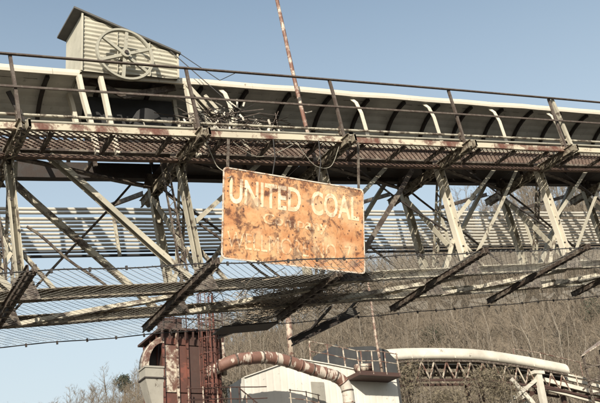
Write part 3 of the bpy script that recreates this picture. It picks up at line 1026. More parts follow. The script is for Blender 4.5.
# posts and floor that carry it on the stringers
MB().box(B((xl + xr) / 2 / math.cos(TH) + 1.45, (HY + HB) / 2 + 0.06, hb + 0.05), (xr - xl) / math.cos(TH) - 0.1, HB - HY - 0.16, 0.05, BX).build('floor', MT['dark'], hut)
for (s_, lean) in ((5.15, -0.12), (5.5, -0.09), (7.0, 0.03)):
    for yy in (HY + 0.08, HB - 0.3):
        MB().prof(wob(B(s_, yy, 8.2 if yy < 13 else 8.5), B(s_ + lean, yy, hb - 0.05), 5, 0.012), chan_p(0.07, 0.11), YV).build('support_post', MT['cream_clean'], hut)
MB().prof([B(7.0, HY + 0.05, hb - 0.1), B(7.75, HY + 0.05, 8.62)], chan_p(0.08, 0.12), YV).build('support_brace', MT['cream'], hut)
# flywheel on a shaft out of the wall
wy = HY - 0.27
wc = at(125, 54.5, wy)
R = 29.3 / FPX * (M.T @ (wc - CAM))[2] * 1.02
fwl = []
wmesh = MB()
ring = []
nseg = 48
prof_r = [(R, -0.035), (R, 0.035), (R - 0.04, 0.035), (R - 0.05, 0.01), (R - 0.05, -0.01), (R - 0.04, -0.035)]
vs, fs = [], []
for k in range(nseg):
    a = 2 * math.pi * k / nseg
    for (rr, yy) in prof_r:
        vs.append(A(wc[0] + rr * math.cos(a), wy + yy, wc[2] + rr * math.sin(a)))
m2 = len(prof_r)
for k in range(nseg):
    for j in range(m2):
        fs.append((k * m2 + j, k * m2 + (j + 1) % m2, ((k + 1) % nseg) * m2 + (j + 1) % m2, ((k + 1) % nseg) * m2 + j))
fly = MB().add(vs, fs).build('flywheel', MT['wheel'], hut)
for k in range(6):
    a = math.radians(86 + 60 * k)
    e = A(math.cos(a), 0, math.sin(a))
    MB().prof([wc + e * 0.07, wc + e * (R * 0.55), wc + e * (R - 0.04)], rect_p(0.055, 0.04), YV).build('spoke', MT['wheel'], fly)
MB().tube([A(wc[0], wy - 0.07, wc[2]), A(wc[0], wy + 0.07, wc[2])], 0.085, 16).build('hub', MT['wheel'], fly)
MB().tube([A(wc[0], wy - 0.1, wc[2]), A(wc[0], HY + 0.1, wc[2])], 0.035, 12).build('shaft', MT['dark'], fly)
# gearbox housing below the hut, coloured black for the shaded void there
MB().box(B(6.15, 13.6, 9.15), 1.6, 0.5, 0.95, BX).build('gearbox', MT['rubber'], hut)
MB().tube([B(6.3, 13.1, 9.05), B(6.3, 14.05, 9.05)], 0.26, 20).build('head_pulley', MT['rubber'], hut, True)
MB().prof([B(5.3, 13.0, 9.75), B(5.9, 13.05, 9.5), B(6.9, 13.0, 9.72)], rect_p(0.03, 0.12), NV).build('torn_sheet', MT['rusty'], hut)
# guy cables from the hut's right corner
cable([A(xr - 0.25, HY - 0.03, ztr + 0.12), B(7.75, 12.6, 9.2), B(8.05, 12.5, 8.5)], 0.009, 'thin cable from the hut roof down to the scrap heap')
cable([A(xr + 0.03, HY - 0.04, ztr + 0.02), B(7.45, 12.3, 9.5), B(7.6, 11.98, 9.47)], 0.008, 'thin cable from the hut corner to the handrail')

# scrap: torn pale sheet strips and wire, hanging by the hut
sc = MB()
for k in range(80):
    c0 = B(rng.normal(7.75, 0.5), rng.uniform(12.4, 12.85), abs(rng.normal(0, 0.3)) + 8.5)
    a = rng.uniform(0, 6.28)
    d_ = A(math.cos(a), rng.uniform(-0.5, 0.5), math.sin(a))
    L = rng.uniform(0.04, 0.11)
    sc.prof([c0 - d_ * L, c0 + A(*rng.uniform(-0.03, 0.03, 3)), c0 + d_ * L], rect_p(rng.uniform(0.012, 0.04), 0.006), A(0.3, 0.8, 0.5))
wm_ = MB()
for k in range(110):
    p = B(rng.normal(7.6, 0.5), rng.uniform(12.4, 12.85), 8.5 + abs(rng.normal(0, 0.3)))
    q_ = B(rng.normal(7.8, 0.6), rng.uniform(12.4, 12.85), 8.54 + abs(rng.normal(0, 0.28)))
    wm_.tube([p, (p + q_) / 2 + A(*rng.uniform(-0.12, 0.12, 3)), q_], 0.008, 3, cap=False)
st = thing('scrap_heap', B(7.45, 12.62, 8.24), 'tangled scrap wire and torn pale metal strips beside the hut', 'scrap')
sc.build('torn_strip', MT['scrap'], st, kind='stuff')
wm_.build('scrap_wire', MT['rail'], st, kind='stuff')
MB().prof([B(7.0, 12.6, 8.245), B(7.25, 12.6, 8.6), B(7.0, 12.65, 9.3)], angle_p(0.06, 0.01), YV).build('bent_angle', MT['cream'], st)
MB().prof([B(7.9, 12.6, 8.245), B(7.7, 12.6, 8.7), B(7.25, 12.62, 9.35)], angle_p(0.07, 0.01), YV).build('bent_angle', MT['cream'], st)
# bits of scrap on the underside near panel two
for k in range(3):
    p = B(7.0 + 0.25 * k, 12.25, 7.9 - 0.1 * k)

# ------------------------------------------------------------------ rusty tower
TY = 37.0
tw_ = thing('rusty_tower', (15.7, 38.2, 0), 'rust red steel tower of ribbed panels below the bridge', 'tower')
TX0, TX1, TZ = 14.35, 17.15, 14.0
TD = 2.6
MB().box((15.75, TY + 0.1 + TD / 2, (TZ - 0.05) / 2), TX1 - TX0 - 0.1, TD - 0.1, TZ - 0.05).build('wall', MT['rust_dk'], tw_)
cols_ = [(14.42, 15.0, 'rust_cream'), (15.06, 15.5, 'rust_red'), (15.56, 16.35, 'rust_dk'), (16.41, 17.08, 'rust_red')]
for (x0, x1, mm) in cols_:
    zz = 0.2
    k = 0
    while zz < TZ - 0.3:
        h_ = min(2.2, TZ - 0.25 - zz)
        mat = mm if mm != 'rust_cream' else ('rust_cream' if k % 2 else 'rust_red')
        MB().box(((x0 + x1) / 2, TY + 0.1, zz + h_ / 2 - 0.03), x1 - x0 - 0.02, 0.05, h_ - 0.05).build('panel', MT[mat], tw_)
        zz += h_
        k += 1
for x in (14.36, 15.03, 15.53, 16.38, 17.11):
    rb = MB().prof([A(x, TY + 0.02, 0.0), A(x, TY + 0.02, TZ)], chan_p(0.1, 0.12, 0.02), YV).build('rib', MT['rust_red'] if x != 15.03 else MT['rust_cream'], tw_)
    bo = MB()
    for k in range(10):
        bo.box((x - 0.02, TY - 0.05, 9.6 + 0.45 * k), 0.06, 0.05, 0.06)
    bo.build('bolt', MT['rust_dk'], rb, kind='stuff')
for yy in (TY + 0.7, TY + 1.5, TY + 2.4):
    for x, sgn in ((TX0 - 0.02, -1), (TX1 + 0.02, 1)):
        MB().prof([A(x, yy, 0), A(x, yy, TZ)], rect_p(0.08, 0.1), YV).build('rib', MT['rust_red'], tw_)
# head frame: ring of stub posts and flats under a plate
MB().box((15.75, TY + 1.3, TZ + 0.06), 3.2, 3.0, 0.1).build('top_plate', MT['rust_dk'], tw_)
for k in range(9):
    MB().prof([A(14.25 + k * 0.375, TY - 0.17, TZ - 0.45), A(14.22 + k * 0.378, TY - 0.3, TZ + 0.1)], rect_p(0.07, 0.07), YV).build('bracket', MT['rust_dk'], tw_)
for k in range(6):
    x = 14.22 + k * 0.612
    MB().prof([A(x, TY - 0.16, TZ + 0.1), A(x, TY - 0.16, TZ + 1.15)], angle_p(0.06, 0.01), YV).build('railing_post', MT['rust_dk'], tw_)
for zz in (0.6, 1.13):
    MB().tube(wob(A(14.22, TY - 0.16, TZ + zz), A(17.28, TY - 0.16, TZ + zz), 8, 0.02), 0.03, 6).build('handrail', MT['rust_dk'], tw_)
MB().box((14.9, TY + 0.5, TZ + 0.4), 0.9, 0.8, 0.5).build('motor_box', MT['rust_dk'], tw_)
# caged ladder
lx, ly = 16.35, TY - 0.22
ztop = 15.75
for dx in (-0.24, 0.24):
    MB().tube([A(lx + dx, ly, 10.6), A(lx + dx, ly, ztop)], 0.03, 6).build('ladder_rail', MT['rust_red'], tw_)
for k in range(17):
    MB().tube([A(lx - 0.24, ly, 10.7 + 0.3 * k), A(lx + 0.24, ly, 10.7 + 0.3 * k)], 0.018, 5).build('rung', MT['rust_dk'], tw_)
for k in range(7):
    z = 11.4 + 0.72 * k
    pts = [A(lx + 0.36 * math.cos(a), ly - 0.1 - 0.55 * math.sin(a), z) for a in np.linspace(0, math.pi, 13)]
    MB().tube(pts, 0.024, 5).build('cage_hoop', MT['rust_red'], tw_)
for a in np.linspace(0.0, math.pi, 7):
    MB().tube([A(lx + 0.36 * math.cos(a), ly - 0.1 - 0.55 * math.sin(a), 11.3), A(lx + 0.36 * math.cos(a), ly - 0.1 - 0.55 * math.sin(a), ztop)], 0.02, 5).build('cage_bar', MT['rust_red'], tw_)
MB().tube([A(17.42, TY + 0.2, 12.1), A(17.36, TY + 0.2, 14.0)], 0.13, 10).build('vent_pipe', MT['rust_cream'], tw_, True)
# low guard rail before the tower's foot of the view
for x in (15.3, 16.0, 16.7, 17.35):
    MB().tube([A(x, TY - 0.5, 9.6), A(x, TY - 0.5, 11.35)], 0.03, 6).build('guard_post', MT['rust_cream'], tw_)
for z in (10.8, 11.33):
    MB().tube(wob(A(15.2, TY - 0.5, z - 0.1), A(19.2, TY - 0.5, z + 0.12), 8, 0.02), 0.026, 6).build('guard_rail', MT['rust_dk'], tw_)
MB().box((16.3, TY - 0.3, 9.6), 2.6, 0.6, 0.08).build('landing', MT['rust_dk'], tw_)

# curved hood and chute at the tower's left
hd = thing('chute_hood', (13.9, TY + 0.5, 9.5), 'curved white and rust hood with tapering grey chute left of tower', 'chute')
hc = A(14.36, TY + 0.25, 12.32)
R1 = 0.9
rows_ = []
for a in np.linspace(math.radians(88), math.radians(180), 14):
    rows_.append((hc[0] + R1 * math.cos(a), hc[2] + 1.36 * math.sin(a)))
vs, fs = [], []
for (x, z) in rows_:
    vs += [(x, TY - 0.05, z), (x, TY + 0.75, z), (x + 0.035, TY + 0.75, z - 0.03), (x + 0.035, TY - 0.05, z - 0.03)]
for k in range(len(rows_) - 1):
    for j in range(4):
        fs.append((4 * k + j, 4 * k + (j + 1) % 4, 4 * k + 4 + (j + 1) % 4, 4 * k + 4 + j))
MB().add(vs, fs).build('hood_sheet', MT['rust_cream'], hd, True)
rimm = MB()
vs, fs = [], []
for a in np.linspace(math.radians(88), math.radians(180), 14):
    for rr in (1.0, 0.79):
        vs.append((hc[0] + R1 * rr * math.cos(a), TY - 0.07, hc[2] + 1.36 * rr * math.sin(a)))
for k in range(13):
    fs.append((2 * k, 2 * k + 1, 2 * k + 3, 2 * k + 2))
b0 = len(vs)
vs += [(x, y + 0.03, z) for x, y, z in vs]
fs += [(b0 + a_, b0 + d_, b0 + c_, b0 + b_) for a_, b_, c_, d_ in fs]
MB().add(vs, fs).build('hood_rim', MT['rust_cream'], hd)
MB().add([(13.5, TY + 0.72, 12.3), (14.34, TY + 0.72, 12.3), (14.34, TY + 0.72, 13.5), (13.75, TY + 0.72, 13.2)], [(0, 1, 2, 3)]).build('back_sheet', MT['dark'], hd)
MB().box((13.9, TY + 0.35, 12.27), 0.92, 0.88, 0.08).build('flange', MT['hopper'], hd)
MB().box((13.91, TY + 0.35, 12.02), 0.86, 0.8, 0.42).build('collar', MT['hopper'], hd)
MB().box((13.9, TY + 0.35, 11.78), 0.94, 0.9, 0.06).build('flange', MT['dark'], hd)
t4 = [(13.48, TY - 0.05, 11.75), (14.34, TY - 0.05, 11.75), (14.34, TY + 0.75, 11.75), (13.48, TY + 0.75, 11.75)]
b4 = [(14.1, TY + 0.1, 9.5), (14.34, TY + 0.1, 9.5), (14.34, TY + 0.7, 9.5), (14.1, TY + 0.7, 9.5)]
MB().add(t4 + b4, [(0, 1, 2, 3), (7, 6, 5, 4), (0, 4, 5, 1), (1, 5, 6, 2), (2, 6, 7, 3), (3, 7, 4, 0)]).build('hopper', MT['hopper'], hd)
MB().prof([A(14.2, TY + 0.4, 9.5), A(14.2, TY + 0.4, 0.0)], rect_p(0.24, 0.5), YV).build('down_spout', MT['rust_dk'], hd)

# ------------------------------------------------------------------ peeling duct from tower to the ground by the white building
PY = 36.4
dpx = [(214, 369), (224, 364), (236, 360), (249, 358.5), (262, 357.5), (275, 358.5), (288, 361.5), (300, 365.5), (312, 369.5), (324, 373), (335, 376.5), (343, 382), (347.5, 391), (349, 403)]
path = [at(x, y, PY) for x, y in dpx]
path[0][1] += 0.9
path[1][1] += 0.3
last = path[-1]
dct = thing('duct', (last[0], PY, 0), 'thick peeling rust and white duct arching over the white building', 'duct')
full = catmull(path, 4) + [last + A(0.02, 0, -2.5), A(last[0] + 0.02, PY, 0)]
RD = 0.285
# built of lobster-back segments, each its own ring
cut = list(range(0, len(full) - 2, 4)) + [len(full) - 1]
for i in range(len(cut) - 1):
    seg_pts = full[cut[i]:cut[i + 1] + 1]
    o = MB().tube([p + A(0, 0.0, 0) for p in seg_pts], RD * (1.0 if i % 2 else 1.012), 24, cap=False).build('duct_segment', MT['duct'] if i < len(cut) - 4 else MT['duct_pale'], dct, True)
    a0 = seg_pts[0]
    t_ = seg_pts[1] - seg_pts[0]
    t_ /= np.linalg.norm(t_)
    MB().tube([a0 - t_ * 0.035, a0 + t_ * 0.035], RD * 1.07, 24).build('joint_band', MT['duct'] if i % 2 else MT['rusty'], o, True)

# ------------------------------------------------------------------ white building
BY = 38.6
wpx = [(244, 378), (279, 365.5), (300, 360), (330, 365), (360, 371), (396, 377.5)]
wp = [at(x, y, BY) for x, y in wpx]
wb = thing('white_building', ((wp[0][0] + wp[-1][0]) / 2, BY + 3, 0), 'white ribbed metal building with low peaked roof beside the tower', 'building')
xs_ = [p[0] for p in wp]
zs_ = [p[2] for p in wp]
xa, xb = xs_[0], xs_[-1]
vs, fs = [], []
npn = int((xb - xa) / 0.05)
for k in range(npn + 1):
    x = xa + (xb - xa) * k / npn
    zt_ = np.interp(x, xs_, zs_)
    y = BY + (0.006 if k % 8 in (0, 1) else 0.0)
    vs += [(x, y, 0), (x, y, zt_)]
for k in range(npn):
    fs.append((2 * k, 2 * k + 2, 2 * k + 3, 2 * k + 1))
MB().add(vs, fs).build('front_wall', MT['white'], wb)
BD = 2.0
for i in range(len(wp) - 1):
    a0, a1 = wp[i], wp[i + 1]
    vs = [a0 + A(0, -0.08, 0.004), a1 + A(0, -0.08, 0.004), a1 + A(0, BD, 0.004), a0 + A(0, BD, 0.004)]
    vs += [v + A(0, 0, 0.05) for v in vs]
    MB().add(vs, [(3, 2, 1, 0), (4, 5, 6, 7), (0, 1, 5, 4), (1, 2, 6, 5), (2, 3, 7, 6), (3, 0, 4, 7)]).build('roof', MT['white'], wb)
for x, z, sgn in ((xa, zs_[0], -1), (xb, zs_[-1], 1)):
    MB().add([(x, BY + 0.03, 0), (x, BY + BD, 0), (x, BY + BD, z), (x, BY + 0.03, z)], [(0, 1, 2, 3)]).build('side_wall', MT['white'], wb)
MB().add([(xa, BY + BD, 0), (xb, BY + BD, 0), (xb, BY + BD, zs_[-1]), (xa, BY + BD, zs_[0])], [(0, 1, 2, 3)]).build('back_wall', MT['white'], wb)
# flat grey panel on the front wall
lw = at(318, 392, BY)
MB().box((lw[0], BY - 0.02, lw[2] - 0.5), 0.75, 0.06, 2.0).build('wall_panel', MT['hopper'], wb)
# roof railing
rl = thing('roof_railing', at(315, 362.5, BY) + A(0, 0.3, 0.05), 'pale pipe railing along the right slope of white roof', 'railing')
rposts = []
for px, py in ((312, 361.8), (330, 365), (347, 368.3), (364, 371.5)):
    p = at(px, py, BY) + A(0, 0.12, 0)
    p[2] = np.interp(p[0], xs_, zs_) + 0.05
    rposts.append(p)
    MB().tube([p, p + A(rng.uniform(-0.05, 0.05), 0, 1.08)], 0.04, 6).build('railing_post', MT['rust_cream'], rl)
for h_ in (0.55, 1.05):
    MB().tube([p + A(0, 0, h_ + rng.uniform(-0.04, 0.04)) for p in rposts], 0.028, 6).build('handrail', MT['rust_cream'], rl)
# railing in front of the wall, low
fr_ = thing('stair_railing', at(300, 403, 37.9) * A(1, 1, 0), 'thin pale stair railing low before the white building', 'railing')
for (px, py) in ((290, 389), (306, 391), (318, 394)):
    p = at(px, py, 37.9)
    MB().tube([A(p[0], 37.9, 0), p], 0.03, 6).build('railing_post', MT['rust_cream'], fr_)
for py in (0, 8):
    MB().tube([at(289, 390 + py, 37.9), at(306, 392 + py, 37.9), at(320, 395.5 + py, 37.9)], 0.022, 6).build('handrail', MT['rust_cream'], fr_)
fr2 = thing('access_stair', at(245, 403, 36.9) * A(1, 1, 0), 'rusty access stair with railing between tower and white building', 'stair')
p0, p1 = at(239, 388, 36.9), at(268, 412, 36.9)
for dz in (0.0, -0.95):
    MB().tube([p0 + A(0, 0, dz), p1 + A(0, 0, dz)], 0.03, 6).build('handrail' if dz == 0 else 'stair_string', MT['rust_dk'], fr2)
for k in range(5):
    p = p0 + (p1 - p0) * k / 4
    MB().tube([A(p[0], p[1], 0), p], 0.03, 6).build('railing_post', MT['rust_cream'] if k % 2 else MT['rust_dk'], fr2)
for k in range(9):
    p = p0 + (p1 - p0) * k / 8 + A(0, 0.3, -0.95)
    MB().box(p, 0.22, 0.7, 0.03).build('tread', MT['rust_dk'], fr2)

# hood behind the roof, coloured dark for the conveyor cover's shaded mouth
hp = [(303, 362), (336, 344), (341, 348.5), (352, 347), (372, 346), (386, 350), (396, 360), (399, 374), (360, 374), (320, 366)]
HYY = 40.6
hpts = [at(x, y, HYY) for x, y in hp]
for p in hpts[-2:] + hpts[:1]:
    p[2] = 0.0
hpts[7][2] = 0.0
hpts = hpts[:8] + [hpts[0]]
hpts.insert(8, A(hpts[8][0], HYY, 0.0))
hpts[9] = at(303, 362, HYY)
n = len(hpts)
hm_ = MB().add(hpts + [p + A(0, 2.6, 0) for p in hpts], [tuple(range(n)), tuple(range(2 * n - 1, n - 1, -1))] + [(i, n + i, n + (i + 1) % n, (i + 1) % n) for i in range(n)])
tag(hm_.build('transfer_hood', MT['shade_sheet'], None, origin=hpts[8]), 'sheet metal hood in painted shade with rounded right shoulder behind the roof railing', 'hood')

# platform on brackets with railing and gear
pf = thing('platform', at(375, 375, 37.7), 'small dark rusty railed platform on the white wall', 'platform')
pl0, pl1 = at(358, 371.5, 37.5), at(400, 377.5, 37.5)
MB().box(((pl0[0] + pl1[0]) / 2, 38.0, pl0[2] - 0.1), pl1[0] - pl0[0], 1.22, 0.2).build('deck', MT['rust_dk'], pf)
zp = pl0[2] - 0.02
for x in np.linspace(pl0[0] + 0.05, pl1[0] - 0.05, 4):
    MB().tube([A(x, 37.42, zp - 0.1), A(x + rng.uniform(-0.06, 0.06), 37.42, zp + 1.1)], 0.035, 6).build('railing_post', MT['rust_cream'], pf)
for h_ in (0.55, 1.08):
    MB().tube([A(pl0[0], 37.42, zp + h_), A((pl0[0] + pl1[0]) / 2, 37.42, zp + h_ + 0.06), A(pl1[0], 37.42, zp + h_ - 0.05)], 0.025, 6).build('handrail', MT['rust_cream'], pf)
mt_ = thing('motor', (pl0[0] + 0.6, 38.0, zp), 'rusty cylinder motor on the platform behind railing', 'motor')
MB().tube([A(pl0[0] + 0.2, 37.95, zp + 0.3), A(pl0[0] + 1.15, 37.95, zp + 0.42)], 0.22, 14).build('casing', MT['rust_cream'], mt_, True)
MB().box((pl0[0] + 0.65, 37.95, zp + 0.08), 0.8, 0.4, 0.16).build('base', MT['rust_dk'], mt_)
# tall thin pole on the platform, vent stack on the roof
pt, pbm = at(366, 272, 37.85), at(382, 370, 37.85)
pbm[2] = zp
tp_ = thing('slim_pole', pbm, 'slim rusty pole standing on the small railed platform', 'pole')
MB().tube(wob(pbm, pt, 6, 0.03), 0.08, 8, 0.065).build('shaft', MT['tan_rust'], tp_, True)
MB().box(pbm + A(0, 0, 0.03), 0.35, 0.35, 0.05).build('base_plate', MT['rust_dk'], tp_)
vb = at(292, 364, 39.2)
vb[2] = np.interp(vb[0], xs_, zs_) + 0.05
vt = at(287.5, 307, 39.2)
vs_ = thing('vent_stack', vb, 'stubby brown vent stack on the white building roof', 'stack')
MB().tube([vb, vt], 0.17, 10).build('pipe', MT['tan_rust'], vs_, True)
MB().tube([vb, vb + (vt - vb) * 0.03], 0.24, 12).build('flashing', MT['rusty'], vs_, True)
MB().tube([vt - (vt - vb) * 0.04, vt], 0.19, 12).build('collar', MT['rust_dk'], vs_, True)

# ------------------------------------------------------------------ white covered conveyor on the right
CY = 44.0
cv = thing('covered_conveyor', at(460, 380, CY) * A(1, 1, 0), 'white covered conveyor on rusty truss running to the right', 'conveyor')
tops = [at(384, 350, CY), at(412, 348.5, CY), at(470, 349.5, CY), at(515, 355.5, CY), at(560, 364, CY)]
Hc = 0.82
pr = [(0.72 * math.cos(a), Hc * math.sin(a) ** 0.8 if 0 < a < math.pi else 0.0) for a in np.linspace(0, math.pi, 15)]
spine = catmull(tops, 5)
MB().prof([p - A(0, 0, Hc) for p in spine], pr, cap=False).build('cover', MT['white_tube'], cv, True)
e = spine[-1] - spine[-2]
e /= np.linalg.norm(e)
sd = np.cross(e, A(0, 0, 1))
sd /= np.linalg.norm(sd)
MB().add([spine[-1] - A(0, 0, Hc) + e * 0.004 + sd * x + A(0, 0, z) for x, z in pr], [tuple(range(len(pr)))]).build('end_sheet', MT['white_tube'], cv)
for k in (4, 8, 12, 16):
    MB().prof([spine[k] - A(0, 0, Hc) - e * 0.03, spine[k] - A(0, 0, Hc) + e * 0.03], [(x * 1.02, z * 1.02) for x, z in pr]).build('cover_band', MT['white_tube'], cv, False)
# truss below
def along(t):
    L = [0]
    for i in range(len(tops) - 1):
        L.append(L[-1] + np.linalg.norm(tops[i + 1] - tops[i]))
    t = t * L[-1]
    return A(*[np.interp(t, L, [p[j] for p in tops]) for j in range(3)])
NZZ = 15
for yy in (-0.6, 0.6):
    for hh in (-0.13, -1.35):
        MB().prof([along(t) + A(0, yy, hh - Hc) for t in np.linspace(0.02, 0.99, 10)], rect_p(0.12, 0.14)).build('truss_chord', MT['rust_dk'] if hh < -1 else MT['rusty'], cv)
    for k in range(NZZ):
        ta, tb_ = (k + 0.3) / NZZ, (k + 0.8) / NZZ
        p, q_ = along(ta), along(tb_)
        MB().prof([p + A(0, yy, -0.2 - Hc), q_ + A(0, yy, -1.28 - Hc)], rect_p(0.08, 0.06), YV).build('truss_web', MT['rust_cream'] if k % 3 else MT['rusty'], cv)
        if k < NZZ - 1:
            r_ = along((k + 1.3) / NZZ)
            MB().prof([q_ + A(0, yy, -1.28 - Hc), r_ + A(0, yy, -0.2 - Hc)], rect_p(0.08, 0.06), YV).build('truss_web', MT['rust_cream'], cv)
MB().prof([along(t) + A(0, 0, -0.32 - Hc) for t in np.linspace(0.02, 0.99, 10)], rect_p(1.0, 0.05)).build('belt', MT['rubber'], cv)
MB().prof([along(t) + A(0, 1.1, -0.55 - Hc) for t in np.linspace(0.02, 0.99, 10)], rect_p(0.9, 0.05)).build('walkway', MT['rust_dk'], cv)
# legs
for t in (0.06, 0.45):
    p = along(t)
    for yy in (-0.6, 0.6):
        MB().prof([A(p[0], CY + yy, 0), A(p[0], CY + yy, p[2] - Hc - 1.4)], i_p(0.25, 0.25, 0.03), YV).build('leg', MT['rust_dk'], cv)
pp = at(538, 375, CY - 0.75)
MB().prof([A(pp[0], CY - 0.75, 0), A(pp[0], CY - 0.75, pp[2] + 0.1)], rect_p(0.42, 0.3), YV).build('leg', MT['white_tube'], cv)
MB().prof([A(pp[0], CY + 0.75, 0), A(pp[0], CY + 0.75, pp[2] + 0.1)], rect_p(0.42, 0.3), YV).build('leg', MT['white_tube'], cv)
MB().prof([at(509, 402, CY - 0.7), at(536, 380, CY - 0.7)], rect_p(0.22, 0.12), YV).build('leg_brace', MT['white_tube'], cv)
MB().prof([at(511, 379, CY - 0.62), at(534, 404, CY - 0.62)], rect_p(0.3, 0.12), YV).build('leg_brace', MT['white_tube'], cv)
MB().prof([at(520, 403, CY + 0.5), at(545, 385, CY + 0.5)], rect_p(0.16, 0.12), YV).build('leg_brace', MT['rust_dk'], cv)
MB().box(A(pp[0], CY, pp[2] + 0.15), 0.9, 1.9, 0.22).build('bearing_beam', MT['white_tube'], cv)
# handrail on the far walkway
hps = [at(x, y, CY + 1.5) for x, y in ((513, 349), (540, 353), (580, 362.5), (612, 370))]
for p in hps:
    MB().tube([p + A(0, 0, -1.6), p], 0.035, 6).build('railing_post', MT['rust_cream'], cv)
MB().tube(hps, 0.035, 6).build('handrail', MT['rust_cream'], cv)

# lower open conveyor beyond it
oc = thing('open_conveyor', at(585, 392, CY) * A(1, 1, 0), 'open conveyor of pale parallel stringers sloping down at the right edge', 'conveyor')
for (pa, pb2, yy, w_, mm) in (((546, 374), (640, 396), 0.5, 0.22, 'white_tube'), ((541, 379), (640, 404), -0.5, 0.28, 'white_tube'), ((544, 386), (640, 411), -0.6, 0.14, 'rust_dk'), ((548, 390), (640, 414), -0.5, 0.16, 'white_tube'), ((550, 371), (640, 391), 1.0, 0.12, 'white_tube')):
    MB().prof([at(*pa, CY + yy), at(*pb2, CY + yy)], rect_p(0.16, w_)).build('stringer', MT[mm], oc)
MB().prof([at(545, 381, CY), at(640, 404, CY)], rect_p(0.9, 0.05)).build('belt', MT['rubber'], oc)
for k in range(7):
    x = 552 + k * 13
    p = at(x, 376 + (x - 541) * 0.252, CY - 0.45)
    MB().tube([p + A(0, 0, -0.1), p + A(0, 0, 0.75)], 0.035, 6).build('railing_post', MT['rust_cream'], oc)
    MB().tube([p + A(0, 0, -0.35), p + A(0, 0.9, -0.3)], 0.07, 8).build('idler_roller', MT['rust_dk'], oc)
MB().tube([at(552, 369, CY - 0.45), at(636, 391, CY - 0.45)], 0.03, 6).build('handrail', MT['rust_cream'], oc)
for x, y in ((562, 392), (625, 408)):
    p = at(x, y, CY)
    MB().prof([A(p[0], CY, 0), A(p[0], CY, p[2])], rect_p(0.25, 0.25), YV).build('leg', MT['rust_dk'], oc)

# rusty frame at the right edge
rf = thing('open_shelter', at(596, 400, 42.5) * A(1, 1, 0), 'rusty post frame with a tilted sheet roof at the right edge', 'shelter')
for px, y_ in ((583, 42.2), (597, 42.2), (612, 42.2), (600, 44.6 + 1.2)):
    p = at(px, 356 if px < 600 else 350, y_)
    MB().prof([A(p[0], y_, 0), p], rect_p(0.14, 0.14), YV).build('post', MT['rusty'], rf)
a_, b_, c_, d_ = at(581, 357, 42.0), at(616, 335, 42.0), at(616, 330, 46.0), at(585, 352, 46.0)
rr_ = MB().add([a_, b_, c_, d_] + [p + A(0, 0, 0.06) for p in (a_, b_, c_, d_)], [(3, 2, 1, 0), (4, 5, 6, 7), (0, 1, 5, 4), (1, 2, 6, 5), (2, 3, 7, 6), (3, 0, 4, 7)])
rr_.build('roof_sheet', MT['rust_cream'], rf)
a_, b_ = at(584, 368, 42.2), at(615, 362, 42.2)
for dz in (0, -0.9, -1.8):
    MB().prof([a_ + A(0, -0.08, dz), b_ + A(0, -0.08, dz)], rect_p(0.1, 0.12)).build('girt', MT['rusty'], rf)
MB().prof([at(583, 390, 42.1), at(612, 366, 42.1)], rect_p(0.08, 0.1)).build('brace', MT['rusty'], rf)

# ------------------------------------------------------------------ vegetation
def tree_mesh(seed, h, trunk_r, spread, n_br, n_tw, droop=0.0):
    rs = np.random.default_rng(seed)
    tm, cm = MB(), MB()
    pts, rad = [], []
    lean = rs.uniform(-0.08, 0.08, 2)
    for k in range(7):
        t = k / 6
        pts.append(A(lean[0] * h * t + rs.normal(0, 0.02) * t * h, lean[1] * h * t + rs.normal(0, 0.02) * t * h, h * 0.92 * t - 0.3 * (k == 0)))
        rad.append(trunk_r * (1 - 0.85 * t) + 0.015)
    tm.tube(pts, rad, 5, cap=False)
    if seed % 3:                                   # a second leader from a low fork
        f0 = pts[2]
        a2 = rs.uniform(0, 6.28)
        fk = [f0, f0 + A(math.cos(a2) * 0.5, math.sin(a2) * 0.5, h * 0.16), f0 + A(math.cos(a2) * 1.0, math.sin(a2) * 1.0, h * 0.34), f0 + A(math.cos(a2) * 1.2, math.sin(a2) * 1.2, h * 0.52)]
        tm.tube(fk, [trunk_r * 0.6, trunk_r * 0.5, trunk_r * 0.3, 0.02], 4, cap=False)
    for k in range(n_br):
        t = rs.uniform(0.32, 0.98)
        b0 = A(*[np.interp(t * 6, range(7), [p[j] for p in pts]) for j in range(3)])
        az = rs.uniform(0, 6.28)
        L = spread * (1.15 - 0.75 * t) * rs.uniform(0.6, 1.15)
        el = rs.uniform(0.35, 1.0)
        d_ = A(math.cos(az) * math.cos(el), math.sin(az) * math.cos(el), math.sin(el))
        mid = b0 + d_ * L * 0.5 + A(0, 0, 0.06 * L)
        e = b0 + d_ * L + A(0, 0, L * 0.2)
        cm.tube([b0, mid, e], [trunk_r * 0.32 * (1.1 - t * 0.6), trunk_r * 0.2 * (1.1 - t * 0.6), 0.012], 3, cap=False)
        for j in range(n_tw):
            tt = rs.uniform(0.25, 1.0)
            p = b0 + (mid - b0) * min(1, tt * 2) + (e - mid) * max(0, tt * 2 - 1)
            dd = d_ + rs.normal(0, 0.55, 3) + A(0, 0, 0.35)
            dd /= np.linalg.norm(dd)
            Lt = rs.uniform(0.5, 1.3) * (1.1 - 0.4 * tt)
            q_ = p + dd * Lt
            sd = np.cross(dd, rs.normal(0, 1, 3))
            sd /= np.linalg.norm(sd)
            w = 0.021
            cm.add([p - sd * w, p + sd * w, q_], [(0, 1, 2)])
            for _ in range(2):
                f0 = p + dd * Lt * rs.uniform(0.3, 0.8)
                d3 = dd + rs.normal(0, 0.5, 3)
                d3 /= np.linalg.norm(d3)
                s3 = np.cross(d3, rs.normal(0, 1, 3))
                s3 /= np.linalg.norm(s3)
                cm.add([f0 - s3 * 0.013, f0 + s3 * 0.013, f0 + d3 * Lt * 0.55], [(0, 1, 2)])
    return tm, cm


